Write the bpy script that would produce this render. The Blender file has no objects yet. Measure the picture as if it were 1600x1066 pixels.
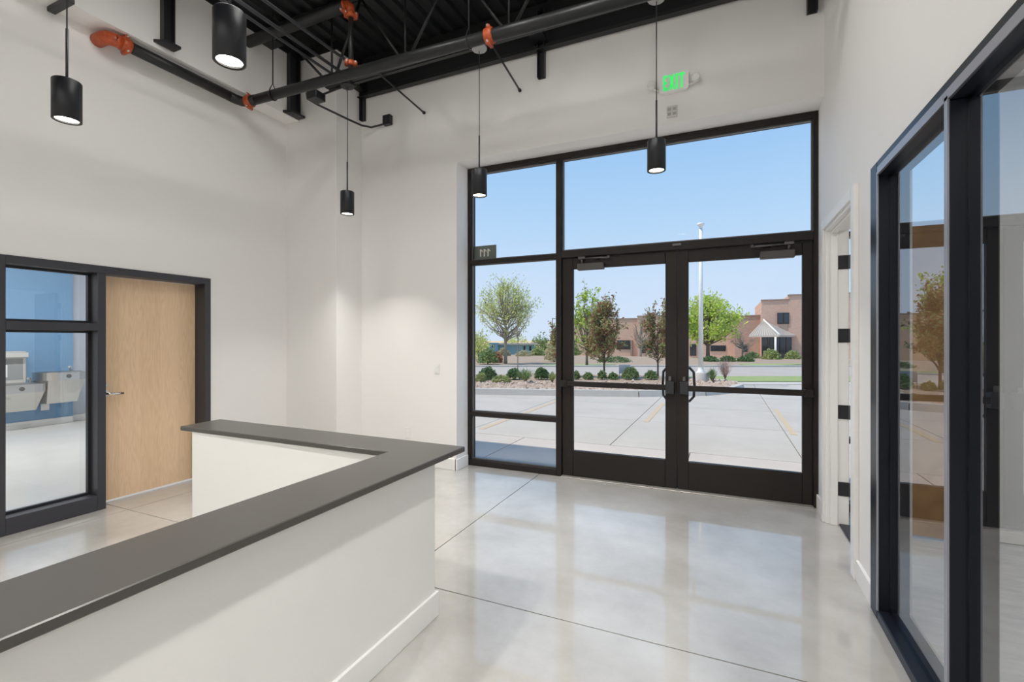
import bpy, math, random
from mathutils import Vector, Matrix
random.seed(7)
S = bpy.context.scene
COL = S.collection
TH = math.radians(24.13); SN, CS = math.sin(TH), math.cos(TH)
F_PX = 738.0; EYE = 1.35

# ------------------------------------------------------------------ camera
cam_d = bpy.data.cameras.new('camera'); cam = bpy.data.objects.new('camera', cam_d); COL.objects.link(cam)
cam.location = (0, 0, EYE); cam.rotation_euler = (math.pi / 2, 0, TH)
cam_d.sensor_width = 36.0; cam_d.lens = F_PX / 1600 * 36.0; cam_d.shift_y = -3.0 / 1600
cam_d.clip_start = 0.05; cam_d.clip_end = 1500
S.camera = cam

# ------------------------------------------------------------------ sky, sun, exposure
W = bpy.data.worlds.new('World'); S.world = W; W.use_nodes = True
wn = W.node_tree; bg = wn.nodes['Background']
# clear day: one gradient from horizon to zenith, the same in every direction
tcw = wn.nodes.new('ShaderNodeTexCoord'); sep = wn.nodes.new('ShaderNodeSeparateXYZ'); rmp = wn.nodes.new('ShaderNodeValToRGB')
wn.links.new(tcw.outputs['Generated'], sep.inputs[0]); wn.links.new(sep.outputs['Z'], rmp.inputs[0]); wn.links.new(rmp.outputs[0], bg.inputs[0])
SKYC = [(0.0, (.66, .76, .92)), (.12, (.60, .735, .935)), (.24, (.46, .665, .92)), (.36, (.355, .58, .89)), (.6, (.24, .45, .80)), (1.0, (.16, .34, .70))]
while len(rmp.color_ramp.elements) < len(SKYC): rmp.color_ramp.elements.new(.5)
for e_, (p_, c_) in zip(rmp.color_ramp.elements, SKYC): e_.position = p_; e_.color = (*c_, 1)
bg.inputs[1].default_value = .83
sun_d = bpy.data.lights.new('sun', 'SUN'); sun_d.energy = 2.9; sun_d.angle = math.radians(0.6); sun_d.color = (1, .89, .74)
sun = bpy.data.objects.new('sun', sun_d); COL.objects.link(sun); sun.location = (-20, -8, 30)
sun.rotation_euler = Vector((0.42, 0.17, -0.89)).to_track_quat('-Z', 'Y').to_euler()
S.view_settings.view_transform = 'Standard'; S.view_settings.look = 'None'
S.view_settings.exposure = 0.35; S.view_settings.gamma = 1.0; S.view_settings.use_curve_mapping = False
S.cycles.max_bounces = 14; S.cycles.diffuse_bounces = 6; S.cycles.transparent_max_bounces = 24; S.cycles.glossy_bounces = 6
S.cycles.sample_clamp_indirect = 6.0
PENDANT_W = 7.8     # watts of each pendant
DECK_FILL_W = 11.0; REAR_FILL_W = 34.0; ROOM_FILL_W = 78.0       # added unseen fill lights: deck strips, rear panels, side room strips

# ------------------------------------------------------------------ materials
MATS = {}
def mat(name, col, rough=.5, metal=0., coat=0., coat_r=.05, spec=.5, noise=None, bump=None, emit=None, coat_ior=1.5):
    m = bpy.data.materials.new(name); m.use_nodes = True; nt = m.node_tree; b = nt.nodes['Principled BSDF']
    b.inputs['Base Color'].default_value = (*col, 1); b.inputs['Roughness'].default_value = rough
    b.inputs['Metallic'].default_value = metal; b.inputs['Specular IOR Level'].default_value = spec
    b.inputs['Coat Weight'].default_value = coat; b.inputs['Coat Roughness'].default_value = coat_r; b.inputs['Coat IOR'].default_value = coat_ior
    tc = nt.nodes.new('ShaderNodeTexCoord')
    if noise:      # (scale, other colour, contrast lo, hi)
        sc, c2, lo, hi = noise[:4]
        n = nt.nodes.new('ShaderNodeTexNoise'); n.inputs['Scale'].default_value = sc; n.inputs['Detail'].default_value = 8; n.inputs['Roughness'].default_value = .65
        mp = nt.nodes.new('ShaderNodeMapping')
        if len(noise) > 4: mp.inputs['Scale'].default_value = noise[4]
        nt.links.new(tc.outputs['Object'], mp.inputs[0]); nt.links.new(mp.outputs[0], n.inputs['Vector'])
        r = nt.nodes.new('ShaderNodeValToRGB'); r.color_ramp.elements[0].position = lo; r.color_ramp.elements[1].position = hi
        r.color_ramp.elements[0].color = (*col, 1); r.color_ramp.elements[1].color = (*c2, 1)
        nt.links.new(n.outputs['Fac'], r.inputs[0]); nt.links.new(r.outputs[0], b.inputs['Base Color'])
    if bump:
        n2 = nt.nodes.new('ShaderNodeTexNoise'); n2.inputs['Scale'].default_value = bump[0]; n2.inputs['Detail'].default_value = 4
        nt.links.new(tc.outputs['Object'], n2.inputs['Vector'])
        bp = nt.nodes.new('ShaderNodeBump'); bp.inputs['Strength'].default_value = bump[1]; bp.inputs['Distance'].default_value = .01
        nt.links.new(n2.outputs['Fac'], bp.inputs['Height']); nt.links.new(bp.outputs[0], b.inputs['Normal'])
    if emit:
        b.inputs['Emission Color'].default_value = (*emit[0], 1); b.inputs['Emission Strength'].default_value = emit[1]
    MATS[name] = m; return m
def glass(name, tint, ior, rough=0.0):
    m = bpy.data.materials.new(name); m.use_nodes = True; nt = m.node_tree
    for n in list(nt.nodes):
        if n.type != 'OUTPUT_MATERIAL': nt.nodes.remove(n)
    out = [n for n in nt.nodes][0]
    tr = nt.nodes.new('ShaderNodeBsdfTransparent'); tr.inputs[0].default_value = (*tint, 1)
    gl = nt.nodes.new('ShaderNodeBsdfGlossy'); gl.inputs['Roughness'].default_value = rough
    fr = nt.nodes.new('ShaderNodeFresnel'); fr.inputs['IOR'].default_value = ior
    geo = nt.nodes.new('ShaderNodeNewGeometry')
    sub = nt.nodes.new('ShaderNodeMath'); sub.operation = 'SUBTRACT'; sub.inputs[0].default_value = 1.0
    nt.links.new(geo.outputs['Backfacing'], sub.inputs[1])
    mul = nt.nodes.new('ShaderNodeMath'); mul.operation = 'MULTIPLY'   # the pane mirrors on the face it is met at, once
    nt.links.new(fr.outputs[0], mul.inputs[0]); nt.links.new(sub.outputs[0], mul.inputs[1])
    mx = nt.nodes.new('ShaderNodeMixShader')
    nt.links.new(mul.outputs[0], mx.inputs[0]); nt.links.new(tr.outputs[0], mx.inputs[1]); nt.links.new(gl.outputs[0], mx.inputs[2])
    nt.links.new(mx.outputs[0], out.inputs[0]); MATS[name] = m; return m

WALL = mat('wall_paint', (.82, .805, .785), .62, bump=(160, .04))
TRIMW = mat('trim_paint', (.84, .83, .81), .45)
DESKW = mat('desk_paint', (.78, .775, .75), .5, bump=(120, .03))
CONC = mat('polished_concrete', (.37, .345, .305), .32, coat=.8, coat_r=.045, coat_ior=1.8,
           noise=(1.3, (.55, .535, .505), .32, .68), bump=(3, .015))
CONC_L = mat('lobby_concrete', (.66, .64, .60), .35, coat=.4, coat_r=.1, noise=(2, (.74, .72, .69), .3, .7))
CONC_R = mat('raw_concrete', (.44, .45, .45), .45, coat=.5, coat_r=.18, noise=(5, (.66, .67, .67), .3, .7, (1, 4, 1)), bump=(30, .25))
STONE = mat('grey_quartz', (.066, .061, .055), .30, noise=(260, (.076, .070, .064), .35, .7), spec=.4)
BLACKM = mat('black_metal', (.018, .018, .021), .42)
SATIN = mat('black_satin', (.013, .014, .017), .40, spec=.4)
CHAR = mat('charcoal_frame', (.040, .039, .046), .38)
NAVY = mat('blue_black_frame', (.009, .011, .018), .34, spec=.3)
BRONZE = mat('dark_bronze', (.018, .014, .012), .45, spec=.3)
GREYM = mat('grey_aluminium', (.11, .105, .10), .35, metal=.4)
CLOSER = mat('closer_cover', (.075, .07, .063), .45)
DECKM = mat('black_deck_paint', (.012, .013, .014), .5)
PIPEM = mat('dark_pipe', (.014, .015, .0145), .40, spec=.4)
ORANGE = mat('orange_coupling', (.50, .085, .018), .42, noise=(60, (.30, .045, .012), .4, .7))
STEEL = mat('stainless', (.62, .61, .59), .3, metal=1.0)
STEELL = mat('pale_steel', (.60, .585, .55), .42, metal=.35)
CHROME = mat('chrome', (.8, .8, .8), .15, metal=1.0)
WPLAS = mat('white_plastic', (.80, .80, .78), .4)
BLUEW = mat('blue_wall', (.15, .30, .48), .55)
GREYW = mat('grey_wall', (.48, .52, .58), .6)
LENS = mat('lamp_lens', (.9, .9, .88), .3, emit=((1, .93, .80), 9.0))
GREENL = mat('exit_green', (.02, .6, .12), .4, emit=((.02, .80, .12), .5))
LEDW = mat('strip_lens', (.9, .9, .9), .3, emit=((1, .97, .92), 6.0))
GL_OUT = glass('storefront_glass', (.97, .985, .985), 1.25)
GL_IN = glass('interior_glass', (.93, .95, .96), 5.0)
GL_L = glass('sidelight_glass', (.95, .97, .98), 2.0)
SIGNP = mat('sign_plate', (.13, .14, .12), .3)
SIGND = mat('sign_digits', (.72, .66, .58), .45)

def wood(name, c1, c2):
    m = bpy.data.materials.new(name); m.use_nodes = True; nt = m.node_tree; b = nt.nodes['Principled BSDF']
    tc = nt.nodes.new('ShaderNodeTexCoord'); mp = nt.nodes.new('ShaderNodeMapping'); mp.inputs['Scale'].default_value = (1, 9.0, .9)
    nt.links.new(tc.outputs['Object'], mp.inputs[0])
    w = nt.nodes.new('ShaderNodeTexNoise'); w.inputs['Scale'].default_value = 1.6; w.inputs['Detail'].default_value = 2
    nt.links.new(mp.outputs[0], w.inputs['Vector'])
    mul = nt.nodes.new('ShaderNodeMath'); mul.operation = 'MULTIPLY'; mul.inputs[1].default_value = 22
    fr = nt.nodes.new('ShaderNodeMath'); fr.operation = 'PINGPONG'; fr.inputs[1].default_value = 1
    nt.links.new(w.outputs['Fac'], mul.inputs[0]); nt.links.new(mul.outputs[0], fr.inputs[0])
    r = nt.nodes.new('ShaderNodeValToRGB'); r.color_ramp.elements[0].color = (*c1, 1); r.color_ramp.elements[1].color = (*c2, 1)
    r.color_ramp.elements[0].position = .0; r.color_ramp.elements[1].position = .8
    nt.links.new(fr.outputs[0], r.inputs[0]); nt.links.new(r.outputs[0], b.inputs['Base Color'])
    b.inputs['Roughness'].default_value = .4; MATS[name] = m; return m
VEN = [wood('birch_veneer_a', (.74, .52, .32), (.80, .575, .365)), wood('birch_veneer_b', (.77, .545, .34), (.83, .60, .385))]
OAK = wood('oak_veneer', (.26, .13, .042), (.34, .18, .065))

# ------------------------------------------------------------------ mesh helpers
def tag(o, label=None, cat=None, group=None, kind=None):
    if label: o['label'] = label
    if cat: o['category'] = cat
    if group: o['group'] = group
    if kind: o['kind'] = kind
    return o
def wpos(o):
    v = Vector((0, 0, 0))
    while o is not None: v = v + o.location; o = o.parent
    return v
class MB:
    def __init__(s): s.v = []; s.f = []; s.sm = []
    def add(s, vs, fs, smooth=False):
        n = len(s.v); s.v += [tuple(p) for p in vs]
        for f in fs: s.f.append(tuple(i + n for i in f)); s.sm.append(smooth)
        return s
    def box(s, x0, x1, y0, y1, z0, z1):
        return s.add([(x0, y0, z0), (x1, y0, z0), (x1, y1, z0), (x0, y1, z0), (x0, y0, z1), (x1, y0, z1), (x1, y1, z1), (x0, y1, z1)],
                     [(0, 3, 2, 1), (4, 5, 6, 7), (0, 1, 5, 4), (1, 2, 6, 5), (2, 3, 7, 6), (3, 0, 4, 7)])
    def bbox(s, x0, x1, y0, y1, z0, z1, b=.004):      # box with chamfered edges
        xs, ys, zs = (x0, x1), (y0, y1), (z0, z1); vs = []; idx = {}
        for i in (0, 1):
            for j in (0, 1):
                for k in (0, 1):
                    dx = b if i == 0 else -b; dy = b if j == 0 else -b; dz = b if k == 0 else -b
                    for ax in range(3):
                        p = [xs[i] + dx, ys[j] + dy, zs[k] + dz]; p[ax] = (xs[i], ys[j], zs[k])[ax]
                        idx[(i, j, k, ax)] = len(vs); vs.append(p)
        c = lambda i, j, k, a: idx[(i, j, k, a)]
        fs = []
        for e in (0, 1):
            q = [c(e, 0, 0, 0), c(e, 1, 0, 0), c(e, 1, 1, 0), c(e, 0, 1, 0)]; fs.append(q if e else q[::-1])
            q = [c(0, e, 0, 1), c(1, e, 0, 1), c(1, e, 1, 1), c(0, e, 1, 1)]; fs.append(q[::-1] if e else q)
            q = [c(0, 0, e, 2), c(1, 0, e, 2), c(1, 1, e, 2), c(0, 1, e, 2)]; fs.append(q if e else q[::-1])
        for a in (0, 1):
            for d in (0, 1):
                fs.append([c(a, d, 0, 0), c(a, d, 1, 0), c(a, d, 1, 1), c(a, d, 0, 1)])
                fs.append([c(a, 0, d, 0), c(a, 1, d, 0), c(a, 1, d, 2), c(a, 0, d, 2)])
                fs.append([c(0, a, d, 1), c(1, a, d, 1), c(1, a, d, 2), c(0, a, d, 2)])
                for k in (0, 1): fs.append([c(a, d, k, 0), c(a, d, k, 1), c(a, d, k, 2)])
        return s.add(vs, fs)
    def prism(s, poly, z0, z1):      # polygon in xy, counter-clockwise
        n = len(poly); vs = [(x, y, z0) for x, y in poly] + [(x, y, z1) for x, y in poly]
        fs = [tuple(range(n - 1, -1, -1)), tuple(range(n, 2 * n))] + [(i, (i + 1) % n, n + (i + 1) % n, n + i) for i in range(n)]
        return s.add(vs, fs)
    def tube(s, pts, r, n=10, cap=True):
        pts = [Vector(p) for p in pts]; rs = r if isinstance(r, (list, tuple)) else [r] * len(pts)
        vs = []; prev = None
        for i, p in enumerate(pts):
            d = (pts[min(i + 1, len(pts) - 1)] - pts[max(i - 1, 0)]).normalized()
            if prev is None: u = d.orthogonal().normalized()
            else:
                u = prev - d * prev.dot(d)
                u = u.normalized() if u.length > 1e-6 else d.orthogonal().normalized()
            prev = u; w = d.cross(u)
            for k in range(n):
                a = 2 * math.pi * k / n; vs.append(p + (u * math.cos(a) + w * math.sin(a)) * rs[i])
        fs = []
        for i in range(len(pts) - 1):
            for k in range(n): fs.append((i * n + k, i * n + (k + 1) % n, (i + 1) * n + (k + 1) % n, (i + 1) * n + k))
        s.add(vs, fs, True)
        if cap:
            m = len(s.v) - len(vs)
            s.f.append(tuple(m + k for k in range(n - 1, -1, -1))); s.sm.append(False)
            e = m + (len(pts) - 1) * n; s.f.append(tuple(e + k for k in range(n))); s.sm.append(False)
        return s
    def cyl(s, x, y, z0, z1, r, n=32, r1=None): return s.tube([(x, y, z0), (x, y, z1)], [r, r if r1 is None else r1], n)
    def lathe(s, x, y, prof, n=32):     # prof: (r, z) list
        vs = []; fs = []
        for r, z in prof:
            for k in range(n):
                a = 2 * math.pi * k / n; vs.append((x + r * math.cos(a), y + r * math.sin(a), z))
        for i in range(len(prof) - 1):
            for k in range(n): fs.append((i * n + k, i * n + (k + 1) % n, (i + 1) * n + (k + 1) % n, (i + 1) * n + k))
        return s.add(vs, fs, True)
    def sphere(s, c, rx, ry, rz, n=16, m=8):
        vs = []; fs = []
        for i in range(m + 1):
            t = math.pi * i / m
            for k in range(n):
                a = 2 * math.pi * k / n; vs.append((c[0] + rx * math.sin(t) * math.cos(a), c[1] + ry * math.sin(t) * math.sin(a), c[2] + rz * math.cos(t)))
        for i in range(m):
            for k in range(n): fs.append((i * n + k, (i + 1) * n + k, (i + 1) * n + (k + 1) % n, i * n + (k + 1) % n))
        return s.add(vs, fs, True)
    def build(s, name, m, parent=None, origin=None):
        off = wpos(parent) if parent is not None else Vector((0, 0, 0))
        og = Vector(origin) if origin is not None else off
        me = bpy.data.meshes.new(name); me.from_pydata([tuple(Vector(p) - og) for p in s.v], [], s.f)
        me.polygons.foreach_set('use_smooth', s.sm); me.materials.append(m); me.update()
        o = bpy.data.objects.new(name, me); COL.objects.link(o); o.parent = parent; o.location = og - off
        return o
def thing(name, label, cat, loc=(0, 0, 0), group=None, kind=None):
    o = bpy.data.objects.new(name, None); COL.objects.link(o); o.location = loc; o.empty_display_size = .1
    return tag(o, label, cat, group, kind)
def BX(*a): return MB().box(*a)
def BB(*a, **k): return MB().bbox(*a, **k)
def copy_tree(o, parent=None):
    c = o.copy(); COL.objects.link(c); c.parent = parent
    for ch in list(o.children): copy_tree(ch, c)
    return c
def lamp(name, typ, loc, power, parent=None, size=.1, rot=(0, 0, 0), col=(1, 1, 1), shape='DISK', spread=None):
    d = bpy.data.lights.new(name, typ); d.energy = power; d.color = col
    if typ == 'AREA':
        d.shape = shape
        if isinstance(size, tuple): d.size, d.size_y = size
        else: d.size = size
        if spread: d.spread = spread
    o = bpy.data.objects.new(name, d); COL.objects.link(o); o.parent = parent
    o.location = Vector(loc) - (wpos(parent) if parent is not None else Vector((0, 0, 0))); o.rotation_euler = rot
    return o

# ================================================================== THE ROOM
XL, XR, YW, YF, ZD = -4.5, .69, 4.2, 4.43, 4.52   # left wall, right wall, front wall face, storefront face, deck
JY = 2.17
fl = thing('floor', 'polished grey concrete floor with saw cut joints', 'floor', (-2, 1, 0), kind='structure')
xs = [-4.65, -4.30, -1.68, XR + .15]; ys = [-3.5, -.9, JY, 4.60]
g = .0035
for i in range(3):
    for j in range(3):
        BX(xs[i] + g, xs[i + 1] - g, ys[j] + g, ys[j + 1] - g, -.12, 0).build('floor_slab', CONC, fl)
BX(-4.65, XR + .15, -3.5, 4.60, -.16, -.012).build('joint_filler', mat('joint_dark', (.16, .15, .135), .8), fl)

def wall(name, label, mb, m=None): return tag(mb.build(name, m or WALL), label, 'wall', None, 'structure')
wl = MB()
wl.box(XL - .15, XL, -3.5, 1.46, 0, ZD).box(XL - .15, XL, 2.95, 4.6, 0, ZD).box(XL - .15, XL, 1.46, 2.95, 1.925, ZD)
wl = wall('wall_left', 'pale warm white wall with glazed door frame at left', wl)
wu = wall('wall_left_upper', 'projecting upper band of the left wall above the sprinkler pipe', BX(XL, -4.30, -3.5, 3.82, 3.77, 4.43))
wc = wall('wall_corner', 'shallow white pilaster in the far left corner', BX(XL, -3.755, 3.82, YW, 0, 4.43))
wf = MB().box(-3.755, -2.505, YW, 4.60, 0, ZD).box(-2.505, XR + .15, YW, 4.60, 3.175, ZD).box(XL, -3.755, YW, 4.6, 0, ZD)
wf.box(1.62, 5.2, YW, 4.6, 0, ZD).box(XR + .15, 1.62, YW, 4.6, 3.175, ZD)
wf = wall('wall_front', 'white front wall around and above the storefront glazing', wf)
wr = MB().box(XR, XR + .13, 4.115, 4.60, 0, ZD).box(XR, XR + .15, 3.275, 4.115, 2.155, ZD).box(XR, XR + .15, 2.900, 3.275, 0, ZD)
wr.box(XR, XR + .15, .30, 2.900, 2.206, ZD).box(XR, XR + .15, -3.5, .30, 0, ZD)
wr = wall('wall_right', 'bright white right wall with doorway and black glazing', wr)
wall('wall_back', 'plain white wall behind the camera', BX(-10, 5.2, -3.65, -3.5, 0, ZD))
# black painted bands at the top of the walls
BLK = mat('black_wall_band', (.006, .006, .007), .7)
b1 = BX(-3.755, XR, YW - .012, YW, 4.10, ZD).build('trim_1', BLK); tag(b1, 'black painted band along the top of the front wall', 'trim', None, 'structure')
b2 = BX(XL, -4.285, -3.5, 3.82, 4.43, ZD).build('trim_2', BLK); tag(b2, 'black ledge band on top of the left wall', 'trim', None, 'structure')
b3 = BX(-4.285, -3.74, 3.81, YW - .012, 4.43, ZD).build('trim_3', BLK); tag(b3, 'black band capping the corner pilaster', 'trim', None, 'structure')
lg = MB().box(-3.755, XR, YW - .075, YW - .012, 4.062, 4.07).box(-3.755, XR, YW - .022, YW - .012, 4.07, 4.13)
tag(lg.build('ledger_angle', DECKM), 'long black steel ledger angle on front wall below deck', 'steel angle')
# corrugated deck
dk = MB(); px = .152; x = -4.7; n = 0; vs = []; prof = []
while x < 5.2:
    prof += [(x, ZD), (x + .045, ZD), (x + .062, ZD + .038), (x + .135, ZD + .038)]; x += px
for (a, z) in prof: vs += [(a, -3.6, z), (a, 4.55, z)]
dk.add(vs, [(2 * i, 2 * i + 1, 2 * i + 3, 2 * i + 2) for i in range(len(prof) - 1)])
ce = thing('ceiling', 'black corrugated steel roof deck overhead', 'ceiling', (-2, 1, ZD), kind='structure')
dk.build('deck', DECKM, ce)
BX(-10.2, 5.4, -3.9, 4.68, ZD + .05, ZD + .35).build('roof_slab', DECKM, ce)

# baseboards
def baseboard(name, label, boxes):
    m = MB()
    for b in boxes: m.bbox(*b, b=.003)
    tag(m.build(name, TRIMW), label, 'baseboard', None, 'structure')
baseboard('baseboard_front', 'white baseboard along the front wall and window jamb',
          [(-3.755, -2.505, YW - .014, YW, 0, .115), (-2.519, -2.505 + .014, YW - .014, YF - .01, 0, .115)])
baseboard('baseboard_left', 'white baseboard at the foot of left wall and pilaster', [(XL, XL + .014, 2.955, 3.82, 0, .115), (XL, -3.755, 3.806, 3.82, 0, .115), (-3.755, -3.741, 3.806, YW - .014, 0, .115)])
baseboard('baseboard_right', 'short white baseboard between door casing and black glazing', [(XR - .016, XR, 2.905, 3.195, 0, .115), (XR - .016, XR, 4.195, YF - .005, 0, .115)])

# ================================================================== STOREFRONT (window_1) and its doors
w1 = thing('window_1', 'tall dark bronze storefront glazing around the double doors', 'window', (-.9, YF, 0), kind='structure')
D0, D1 = YF, YF + .115
def member(nm, x0, x1, z0, z1, y0=D0, y1=D1, m=BRONZE, p=w1): return BB(x0, x1, y0, y1, z0, z1, b=.003).build(nm, m, p)
member('jamb', -2.525, -2.473, .0, 3.175); member('jamb', .658, XR, .0, 3.175)
member('mullion', -1.507, -1.455, 0, 3.125)
member('head_rail', -2.473, .658, 3.125, 3.175)
member('transom_bar', -1.455, .658, 2.146, 2.215); member('transom_bar', -2.473, -1.507, 2.150, 2.190)
member('glazing_bar', -2.473, -1.507, .534, .572); member('sill_rail', -2.473, -1.507, .0, .063)
# shiny glazing stops round each pane
STOP = GREYM
def pane(x0, x1, z0, z1):
    BX(x0 - .004, x1 + .004, D0 + .058, D0 + .064, z0 - .004, z1 + .004).build('pane', GL_OUT, w1)
    s = .014
    for a in ((x0, x1, z1 - s, z1), (x0, x1, z0, z0 + s), (x0, x0 + s, z0 + s, z1 - s), (x1 - s, x1, z0 + s, z1 - s)):
        BX(a[0], a[1], D0 + .03, D0 + .057, a[2], a[3]).build('glazing_stop', STOP, w1)
pane(-2.473, -1.507, 2.19, 3.125); pane(-2.473, -1.507, .572, 2.15); pane(-2.473, -1.507, .063, .534)
pane(-1.455, .658, 2.215, 3.125)
BB(-1.455, .658, YF - .03, YF + .13, 0, .010, b=.003).build('threshold', mat('threshold_alu', (.42, .40, .37), .45, metal=.5), w1)
BX(-.415, -.345, YF - .012, YF, 2.178, 2.200).build('hinge_plate', GREYM, w1)

def door_leaf(name, label, x0, x1, gx0, gx1, hinge_left, cx0, cx1):
    d = thing(name, label, 'door', ((x0 + x1) / 2, YF + .03, 0), kind='structure')
    y0, y1 = YF + .028, YF + .074
    BB(x0, gx0, y0, y1, .012, 2.142).build('stile', BRONZE, d); BB(gx1, x1, y0, y1, .012, 2.142).build('stile', BRONZE, d)
    BB(gx0, gx1, y0, y1, 2.035, 2.142).build('top_rail', BRONZE, d); BB(gx0, gx1, y0, y1, .012, .26).build('bottom_rail', BRONZE, d)
    BX(gx0 - .006, gx1 + .006, y0 + .019, y0 + .025, .254, 2.041).build('pane', GL_OUT, d)
    # push bar
    m0 = x1 if hinge_left else x0; mb = MB(); ax0, ax1 = (x0 + .005, x1 - .04) if hinge_left else (x0 + .04, x1 - .005)
    bar = BB(ax0, ax1, y0 - .062, y0 - .028, .893, .942, b=.006).build('push_bar', BRONZE, d)
    e = ax0 if hinge_left else ax1
    (BB(e - .002, e + .06, y0 - .07, y0, .885, .95) if hinge_left else BB(e - .06, e + .002, y0 - .07, y0, .885, .95)).build('bracket', BRONZE, d)
    c0, c1 = (x1 - .095, x1 - .02) if hinge_left else (x0 + .02, x0 + .095)
    lb = BB(c0, c1, y0 - .075, y0, .86, .975, b=.006).build('latch_box', BLACKM, d)
    k = (c0 + c1) / 2
    BB(k - .012, k + .012, y0 - .06, y0 - .03, .975, 1.02, b=.004).build('dogging_lever', GREYM, lb)
    # outside pull
    hx = x1 - .045 if hinge_left else x0 + .045; s = -1 if hinge_left else 1
    pts = [(hx + s * .0, y1, 1.09), (hx + s * .05, y1 + .05, 1.09), (hx + s * .085, y1 + .06, 1.05), (hx + s * .09, y1 + .06, .94), (hx + s * .085, y1 + .06, .83), (hx + s * .05, y1 + .05, .79), (hx, y1, .79)]
    MB().tube(pts, .012, 8).build('pull_handle', BLACKM, d)
    # closer
    cl = BB(cx0, cx1, y0 - .062, y0 - .002, 2.012, 2.075, b=.005).build('closer_body', CLOSER, d)
    xa, xb = (cx0 + .04, cx1 + .05) if hinge_left else (cx1 - .04, cx0 - .06)
    MB().cyl(xa, y0 - .03, 2.075, 2.128, .012, 10).build('closer_spindle', GREYM, cl)
    MB().tube([(xa, y0 - .03, 2.125), (xb, y0 - .075, 2.115)], .008, 6).tube([(xb, y0 - .075, 2.105), (xb, y0 - .075, 2.13)], .014, 8).build('closer_arm', GREYM, cl)
    MB().tube([(xb, y0 - .075, 2.108), ((xa + xb) / 2, y0 - .03, 2.112)], .007, 6).build('closer_arm', BLACKM, cl)
    BB(xa - .035, xa + .035, y0 - .05, y0 - .028, 2.118, 2.142, b=.003).build('closer_shoe', GREYM, cl)
    return d
door_leaf('door_1', 'dark bronze glass door next to the sidelight', -1.452, -.3785, -1.344, -.480, True, -1.285, -1.03)
door_leaf('door_2', 'dark bronze glass door next to the right wall', -.3755, .655, -.284, .583, False, .276, .526)

# 111 sign
sg = thing('suite_sign', 'small dark suite number plate with mirrored digits 111 on glass', 'sign', (-2.335, YF + .075, 2.19))
BX(-2.47, -2.200, YF + .070, YF + .076, 2.195, 2.352).build('plate', SIGNP, sg)
for i in range(3):
    cx = -2.385 + i * .045
    BX(cx - .007, cx + .007, YF + .066, YF + .080, 2.235, 2.315).build('digit', SIGND, sg)
    MB().add([(cx + .007, YF + .066, 2.315), (cx + .007, YF + .066, 2.296), (cx + .026, YF + .066, 2.283), (cx + .026, YF + .066, 2.296),
              (cx + .007, YF + .080, 2.315), (cx + .007, YF + .080, 2.296), (cx + .026, YF + .080, 2.283), (cx + .026, YF + .080, 2.296)],
             [(0, 1, 2, 3), (7, 6, 5, 4), (0, 3, 7, 4), (1, 5, 6, 2), (3, 2, 6, 7), (0, 4, 5, 1)]).build('digit_flag', SIGND, sg)

# ================================================================== LEFT WALL: sidelight frame (window_2) + wood door (door_3)
w2 = thing('window_2', 'charcoal steel frame with two panes beside the wooden door', 'window', (XL, 2.2, 0), kind='structure')
FX0, FX1 = XL - .165, XL + .012
def fm(nm, y0, y1, z0, z1, x0=FX0, x1=FX1, m=CHAR, p=w2): return BB(x0, x1, y0, y1, z0, z1, b=.003).build(nm, m, p)
fm('jamb', 1.48, 1.536, 0, 1.930); fm('jamb', 2.900, 2.955, 0, 1.930)
fm('mullion', 2.056, 2.112, 0, 1.872); fm('head_rail', 1.536, 2.900, 1.872, 1.930)
fm('transom_bar', 1.536, 2.056, 1.416, 1.476); fm('sill_rail', 1.536, 2.056, 0, .118)
for z0, z1 in ((1.476, 1.872), (.118, 1.416)):
    BX(XL - .128, XL - .122, 1.53, 2.06, z0 - .005, z1 + .005).build('pane', GL_L, w2)
    for a in ((1.536, 2.056, z1 - .018, z1), (1.536, 2.056, z0, z0 + .018), (2.038, 2.056, z0 + .018, z1 - .018), (1.536, 1.554, z0 + .018, z1 - .018)):
        BX(XL - .12, XL - .09, *a).build('glazing_stop', BLACKM, w2)
d3 = thing('door_3', 'closed pale birch veneer door in the left wall', 'door', (XL - .15, 2.5, 0), kind='structure')
yy = [2.116, 2.272, 2.43, 2.588, 2.744, 2.896]
for i in range(5):
    BX(XL - .178, XL - .133, yy[i], yy[i + 1], .022, 1.868).build('veneer_leaf', VEN[i % 2], d3)
dx = XL - .133
MB().tube([(dx, 2.165, .905), (dx + .012, 2.165, .905)], .03, 20).build('rose', CHROME, d3)
MB().tube([(dx + .012, 2.165, .905), (dx + .05, 2.165, .905), (dx + .055, 2.18, .903), (dx + .055, 2.275, .898)], .011, 10).build('lever', CHROME, d3)
MB().tube([(dx, 2.165, .972), (dx + .02, 2.165, .972)], .018, 16).build('lock_cylinder', CHROME, d3)

# ================================================================== RIGHT WALL: doorway casing, open oak door, black glazing
t4 = thing('trim_4', 'white painted casing and jamb of the right hand doorway', 'door frame', (XR, 3.7, 0), kind='structure')
def tr(nm, *a, m=TRIMW, p=t4): return BB(*a, b=.003).build(nm, m, p)
tr('casing', XR - .025, XR, 3.195, 3.275, 0, 2.223); tr('casing', XR - .025, XR, 4.115, 4.190, 0, 2.223); tr('casing_head', XR - .025, XR, 3.275, 4.115, 2.155, 2.223)
tr('jamb', XR - .01, XR + .135, 4.095, 4.115, 0, 2.155); tr('jamb', XR - .01, XR + .135, 3.275, 3.295, 0, 2.155); tr('jamb_head', XR - .01, XR + .135, 3.295, 4.095, 2.135, 2.155)
tr('door_stop', XR + .02, XR + .065, 4.080, 4.095, 0, 2.135); tr('door_stop', XR + .02, XR + .065, 3.295, 3.31, 0, 2.135); tr('door_stop', XR + .02, XR + .065, 3.31, 4.08, 2.12, 2.135)
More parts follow.
